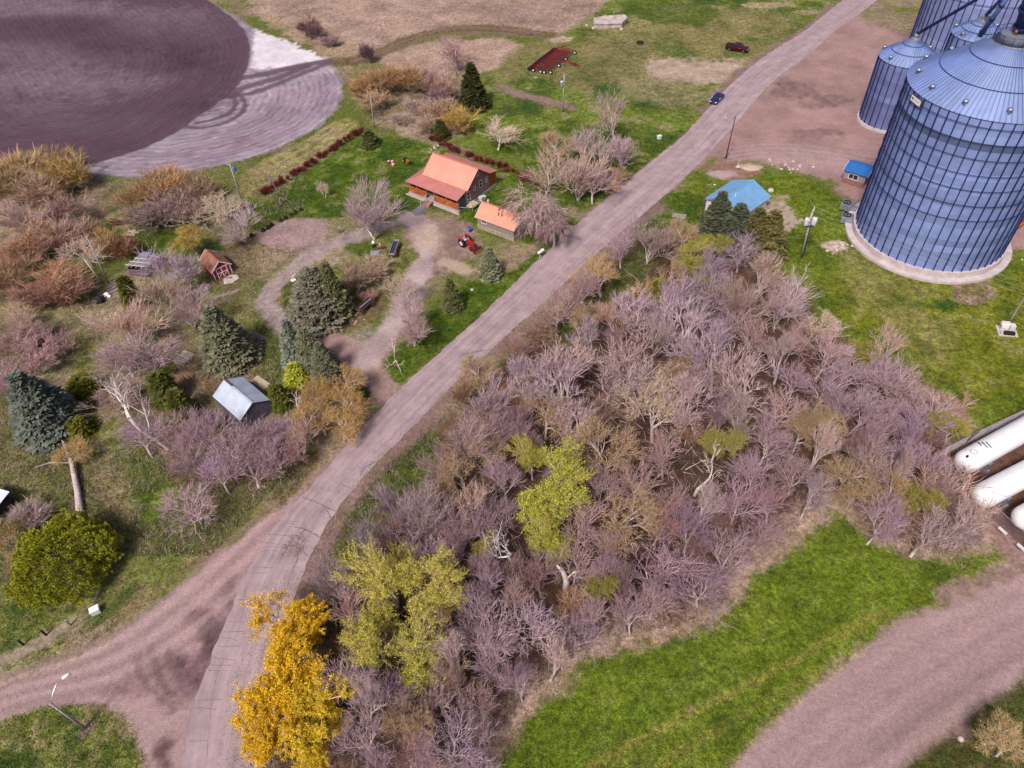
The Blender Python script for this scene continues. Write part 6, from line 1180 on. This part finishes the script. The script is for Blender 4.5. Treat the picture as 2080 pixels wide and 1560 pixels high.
c=W(1497,345,0); o=empty('well_head',(c[0],c[1],0),0,'small pale pipe stand on bare soil beside the sand pile','pipe stand'); b=MB(); b.tube([(0,0,0),(0,0,1.5)],.06,8); b.bar((0,0,1.5),(.1,0,2.2),.05); b.build('pipe',WHITED,o); b=MB(); b.box(-.3,.4,-.2,.2,.5,.8); b.build('valve',WHITED,o)
c=W(1528,341,0); R_=np.random.default_rng(3); b=MB(); V_=[];n_=24
for i in range(6):
    for j in range(n_): t=2*math.pi*j/n_; q=1-i/5; V_.append((c[0]+2.1*q*math.cos(t)*(1+.1*math.sin(3*t)),c[1]+1.2*q*math.sin(t),.55*(1-q**2)*R_.uniform(.8,1.1)))
b.add(V_,[(i*n_+j,i*n_+(j+1)%n_,(i+1)*n_+(j+1)%n_,(i+1)*n_+j) for i in range(5) for j in range(n_)]); tag(b.build('sand_pile',mat('sand',(.45,.34,.27),.95,0,.15,4,.5,15),None,True),'low oval sand pile on the bare soil above the blue roofed cabin','sand pile')
# concrete ruin
c=W(1238,50,0); o=empty('concrete_ruin',(c[0],c[1],0),.18,'broken pale concrete foundation standing in the meadow','ruin'); RM=mat('ruin',(.46,.38,.37),.95,0,.3,.7,.6,4); b=MB(); P_=[(-5.0,-1.2),(-3.2,-2.2),(2.6,-3.1),(4.9,-.6),(5.0,1.8),(0,3.0),(-3.8,2.4)]; b.prism(P_,-.1,1.25); b.build('slab',RM,o,bevel=.12)
b=MB(); 
for i in range(len(P_)):
    a,b2=P_[i],P_[(i+1)%len(P_)]; b.bar((a[0],a[1],1.35),(b2[0],b2[1],1.25+rs.uniform(-.1,.15)),.4,.4)
b.build('broken_rim',RM,o,bevel=.08); b=MB()
for x,y in ((-.5,2.6),(1.9,2.4),(-1.2,-2.4)): b.tube([(x,y,1.2),(x+.1,y,2.3)],.05,5)
b.build('rebar',WOODT,o)
for i,(x,y) in enumerate(((1192,52),(1205,58),(1262,60))): 
    q=W(x,y,0); b=MB(); b.lathe([(0,-.1),(.5,0),(.45,.3),(.2,.45),(0,.5)],7,tuple(q)); tag(b.build('broken_chunk',RM),'small concrete chunk lying beside the broken foundation','rubble','rubble beside the foundation')
# bench, culvert wheel, stones
c=W(1379,442,0); o=empty('wooden_pallet',(c[0],c[1],0),-.35,'weathered wooden pallet on the grass left of the blue roofed cabin','pallet'); b=MB()
for k in range(5): b.box(-1.3,1.3,-.7+k*.32,-.52+k*.32,.35,.4)
b.build('slats',WOODG,o); b=MB(); 
for x in (-1.1,0,1.1): b.box(x-.06,x+.06,-.7,.75,0,.35)
b.build('bearers',WOODB,o)
c=W(1300,88,0); b=MB(); b.lathe([(.6,0),(.95,0),(.95,.4),(.6,.4),(.6,0)],20,tuple(c)); tag(b.build('old_tyre',BLACK,None,True),'old tyre lying flat on the meadow','tyre')
def stones(n,px,py,sx,sy,r,m,label,grp):
    for i in range(n):
        q=W(px+rs.gauss(0,sx),py+rs.gauss(0,sy),0); k=rs.uniform(.6,1.3)*r; me=bpy.data.meshes.new('stone'); b=MB(); b.lathe([(0,-.3*k),(k,0),(k*.9,.4*k),(k*.4,.65*k),(0,.7*k)],7,tuple(q)); tag(b.build('stone',m),label,'stone',grp)
STN=mat('pale_stone',(.5,.42,.38),.9,0,.25,2); stones(22,1701,501,13,6,.28,STN,'pale stone in the rubble patch on the lawn below the silo','stones in the lawn patch'); stones(18,1620,335,40,6,.28,STN,'pale stone along the lower edge of the gravel yard','stones at the yard edge'); stones(14,2035,520,18,9,.3,STN,'pale stone at the right foot of the largest silo','stones by the silo'); stones(7,885,303,6,4,.25,STN,'white stone on the lawn behind the house','stones on the farm lawn'); stones(10,722,648,14,6,.25,mat('flat_stone',(.34,.22,.18),.9,0,.4,2),'brown stone at the lower end of the antique red wagon','stones by the red wagon')
stones(1,1566,387,1,1,.6,STN,'single round pale boulder right of the blue roofed cabin',None); stones(1,960,588,1,1,.45,STN,'single small boulder on the roadside lawn',None); stones(1,1951,1501,1,1,.4,STN,'single pale rock beside the lower gravel road',None)
# lumber and scrap
def boards(px,py,L_,Wd,n,ang_,m,label,name='lumber_stack',lay=2,cat='lumber',sp=.15):
    c=W(px,py,0); o=empty(name,(c[0],c[1],0),ang_,label,cat)
    for l in range(lay):
        for k in range(n):
            y=-Wd/2+Wd*k/max(1,n-1)+rs.uniform(-.06,.06); dx=rs.uniform(-.3,.3); a=rs.uniform(-sp,sp); b=MB(); b.box(-L_/2+dx,L_/2+dx,y-.10,y+.10,.05+l*.17,.14+l*.17,Matrix.Rotation(a,4,'Z')); b.build('board',m,o)
boards(375,728,2.4,2.6,9,-.55,mat('cream_boards',(.56,.46,.40),.8,0,.35,4),'stack of pale cream boards below the bare lilac trees',lay=1,sp=.04); boards(372,765,3.6,1.8,8,-.75,WOODB,'fan of brown boards beside the green cedar',sp=.22); boards(517,690,3.8,2.0,7,-.55,mat('dark_poles',(.26,.18,.20),.85,0,.5,4),'stack of weathered dark poles beside the pale green spruce',sp=.06)
boards(355,560,2.6,2.2,9,-.9,WOODG,'leaning grey planks below the lilac tree by the red shed',lay=1,sp=.12); boards(405,590,3.6,2.5,5,.3,WOODG,'scattered grey boards in front of the red shed',sp=.7); boards(455,600,5.0,.4,2,.38,WOODG,'long thin grey pole lying in the grass below the red shed','fallen_pole',1,'log',.02)
boards(240,570,5.5,.8,3,.95,WOODG,'long grey timbers lying towards the collapsed shed','timber',1,'timber',.08); boards(215,598,5.5,.8,3,.8,WOODG,'second run of grey timbers lying left of the white sack','timber',1,'timber',.08)
boards(185,1000,0.1,.1,1,0,WOODG,'tiny board',lay=1) if False else None
c=W(212,604,0); b=MB(); b.lathe([(0,0),(.55,.02),(.62,.25),(.3,.55),(.12,.5),(0,.6)],6,(c[0]+.3,c[1]+.5,0)); b.lathe([(0,0),(.4,.02),(.38,.2),(.1,.32),(0,.3)],5,(c[0]+.9,c[1]+.1,0)); tag(b.build('white_sack',WHITEP,None,True),'crumpled white sack beside the dark stump in the left scrub','sack')
c=W(206,612,0); b=MB(); b.lathe([(0,0),(.75,0),(.6,.5),(.25,1.0),(0,1.1)],7,tuple(c)); 
for k in range(6): t=k*1.05; b.bar((c[0],c[1],.4),(c[0]+1.0*math.cos(t),c[1]+1.0*math.sin(t),.1+.5*(k%2)),.16)
tag(b.build('dark_stump',BLACK),'dark overturned stump with roots beside the white sack','stump')
for px,py,lx,ly,m_,lb,a in ((137,437,1.6,.6,WHITEP,'white sheet panel at the edge of the left thicket, upper one',.2),(146,446,1.8,.5,WHITEP,'white sheet panel at the edge of the left thicket, lower one',-.1),(253,497,.6,1.3,mat('grey_board',(.55,.5,.5),.8),'pale grey board lying in the green grass right of the thicket',.1),(530,778,1.6,.7,WOODT,'pale broken crate panel right of the pale roofed barn',-.7),(1088,158+0,0.5,.2,WOODT,'small pale board on the grass below the red cultivator',.1),(325,433,.3,.7,WHITED,'small whitish upright barrel at the foot of the shrub clump',0)):
    c=W(px,py,0); b=MB(); b.box(-lx,lx,-ly,ly,.05,.13,Matrix.Translation(V3(c,0))@Matrix.Rotation(a,4,'Z')@Matrix.Rotation(.08,4,'X')); tag(b.build('panel',m_),lb,'panel')
b=MB(); c=W(257,453,0)
for k in range(16): b.bar((c[0]+rs.uniform(-4,4),c[1]+rs.uniform(-1,1),.1),(c[0]+rs.uniform(-4,4),c[1]+rs.uniform(-1,1),rs.uniform(.1,.7)),.13)
tag(b.build('scrap_heap',RUST),'long heap of rusty scrap iron in the left clearing','scrap heap'); b=MB(); c=W(272,474,0)
for k in range(14): b.bar((c[0]+rs.uniform(-2,2),c[1]+rs.uniform(-1,1),.1),(c[0]+rs.uniform(-2,2),c[1]+rs.uniform(-1,1),rs.uniform(.1,.6)),.15)
tag(b.build('wood_heap',WOODT),'heap of broken pale wood below the rusty scrap heap','wood heap')
# fallen trunk at left, broken snag in the wood
def snag(pts,rs_,m,label,name='fallen_log',cat='dead tree',br=()):
    o=empty(name,(0,0,0),0,label,cat); b=MB(); b.tube(pts,rs_,9); b.build('trunk',m,o,True)
    for a in br: b=MB(); b.tube(a,[.11,.07,.03][:len(a)],5); b.build('branch',m,o)
PT=mat('bleached_trunk',(.50,.40,.38),.85,0,.35,2.5,.6,12)
a0=W(165,1062,.25);a1=W(158,1000,.5);a2=W(146,940,.8);a3=W(130,900,1.2); snag([a0,a1,a2,a3],[.55,.42,.33,.2],PT,'thick splintered fallen trunk lying between the wide pine and the large blue spruce',br=[[a2,W(100,940,.9),W(70,950,.4)],[a2,W(170,920,1.2),W(180,890,1.6)],[a3,W(115,880,1.6),W(95,870,1.8)]])
q=W(1148,1200,0); snag([q,q+np.array([.1,0,2.4]),q+np.array([-.3,.2,4.2]),q+np.array([-1.0,.3,5.6])],[.42,.36,.26,.1],mat('white_snag',(.68,.58,.56),.8,0,.2,3),'thick broken white snag in the lower woods','snag','dead tree',[[q+np.array([.1,0,2.8]),q+np.array([.8,.1,4.0]),q+np.array([1.2,0,4.6])],[q+np.array([.8,.1,4.0]),q+np.array([1.5,.1,4.3])]])
# garden shrub dots
for i,(px,py) in enumerate([(512,480),(535,469),(545,464),(552,458),(571,449),(580,444),(592,438),(600,433),(612,428)]):
    c=W(px,py,0); plant('small',c[0],c[1],.75,.7,(.07,.06,.03),BKD,None,'tiny dark shrub in the planted row at the upper garden edge','tiny shrubs along the garden')
# ---------------- propane tanks and fence ----------------
def tank(ax,ay,bx,by,r,label,marks=None):
    A=W(ax,ay,r+.9);B_=W(bx,by,r+.9); d=(B_-A); d/=np.linalg.norm(d[:2]); L_=24.0; o=empty('propane_tank',(A[0],A[1],0),math.atan2(d[1],d[0]),label,'tank','propane tanks'); zc=r+.9
    b=MB(); P_=[];R__=[]
    for t in np.linspace(0,1,8): P_.append((r-r*math.cos(t*math.pi/2),0,zc)); R__.append(max(.02,r*math.sin(t*math.pi/2)))
    P_.append((L_-r,0,zc)); R__.append(r)
    for t in np.linspace(.12,1,7): P_.append((L_-r+r*math.sin(t*math.pi/2),0,zc)); R__.append(max(.02,r*math.cos(t*math.pi/2)))
    b.tube(P_,R__,40); b.build('shell',WHITEP,o,True)
    for x in (4.6,L_-4.6): b=MB(); b.box(x-.35,x+.35,-r*1.02,r*1.02,0,zc-r*.55); b.prism([(x-.3,-r*1.2),(x+.3,-r*1.2),(x+.3,r*1.2),(x-.3,r*1.2)],0,.35); b.build('saddle',STEEL,o)
    return o,zc,r,L_
t1,zc,r_,L_=tank(1948,946,2100,861,1.55,'uppermost white propane tank inside the fence')
b=MB(); 
for k,(x,y) in enumerate(((3.6,.45),(4.0,.2),(4.4,-.05))): b.prism([(x-.1,y-.5),(x+.05,y-.45),(x+.25,y+.5),(x+.1,y+.55)],0,.02,Matrix.Translation((0,0,zc+math.sqrt(max(.1,r_**2-y*y))+.005)))
b.build('dark_mark',DSTEEL,t1)
b=MB(); b.lathe([(.34,0),(.42,0),(.42,.1),(.34,.1),(.34,0)],24,(1.9,.1,zc+r_-.02)); b.build('manhole_ring',mat('cream_ring',(.55,.5,.42),.5),t1); b=MB(); b.lathe([(0,.02),(.33,.02)],16,(1.9,.1,zc+r_-.0)); b.build('manhole_cover',WHITEP,t1)
b=MB(); b.tube([(.72,.05,zc+r_*.83),(.72,.05,zc+r_*.83+.3)],.14,8); b.build('valve',BLACK,t1)
for k in range(2): 
    b=MB(); z=zc+.25-.28*k; x=.10+.02*k; b.box(x-.04,x+.06,-.8+.02*k,.05,z-.07,z+.07); b.build('warning_text_bar',REDP,t1)
tank(1982,1015,2080,964,1.55,'middle white propane tank inside the fence, with the wide bare tree at its end'); tank(2066,1062,2160,1010,1.55,'lowermost white propane tank, mostly beyond the right picture edge')
FM=mat('fence_steel',(.42,.36,.44),.5,.5,.15)
def mesh_fence(pts,label,h=2.0,step=3.0):
    P_=WW(pts); o=empty('chain_link_fence',(P_[0][0],P_[0][1],0),0,label,'fence','fences of the tank compound'); org=np.array([*P_[0],0]); W3=MB()
    for i in range(len(P_)-1):
        a=P_[i]-P_[0];b2=P_[i+1]-P_[0]; L_=float(np.hypot(*(b2-a))); n=max(1,int(L_/step)); d=(b2-a)/L_
        for k in range(n+1):
            p=a+(b2-a)*k/n; b=MB(); b.tube([(p[0],p[1],0),(p[0],p[1],h)],.045,6); b.build('post',FM,o)
        b=MB(); b.tube([(*a,h),(*b2,h)],.035,6); b.build('top_rail',FM,o)
        s_=0
        while s_<L_:
            for sg_ in (1,-1):
                e=s_+sg_*h
                t0,t1_=(0,1)
                e=min(max(e,0),L_); zt_=abs(e-s_); p=a+d*s_; q=a+d*e; W3.tube([(*p,0.02),(*q,min(h,zt_))],.011,3,False)
            s_+=.22
    W3.build('wire_mesh',FM,o)
mesh_fence([(1886,940),(1960,902),(2080,845),(2250,765)],'upper chain link fence between the lawn and the propane tanks'); mesh_fence([(1886,940),(1960,1005),(2080,1112),(2200,1215)],'left chain link fence of the tank compound, hung with white signs')
for px,py,lb in ((2037,1078,'white rectangular sign on the left compound fence, upper one'),(2075,1112,'white rectangular sign on the left compound fence, lower one')):
    c=W(px,py,1.2); d=WW([(1960,1005),(2080,1112)]); a=math.atan2(*(d[1]-d[0])[::-1]); b=MB(); b.box(-.55,.55,-.02,.02,-.22,.22,Matrix.Translation(V3(c))@Matrix.Rotation(a,4,'Z')); tag(b.build('fence_sign',WHITEP),lb,'sign')
# auger behind the silo
au=empty('grain_auger',V3(W(2056,478,0)),.35,'orange and red auger parked behind the right side of the largest silo','auger'); b=MB(); b.tube([(-2,0,.6),(4,1.0,1.6)],.25,10); b.build('tube',ORANGE,au); b=MB(); b.tube([(-1,.6,.9),(4.5,1.7,1.3)],.2,10); b.build('drive_tube',REDP,au); wheel(au,0,.5,.45,.25,WHITED); b=MB(); b.box(-.6,.4,.7,1.4,.4,1.2); b.build('engine',BLACK,au,bevel=.05)
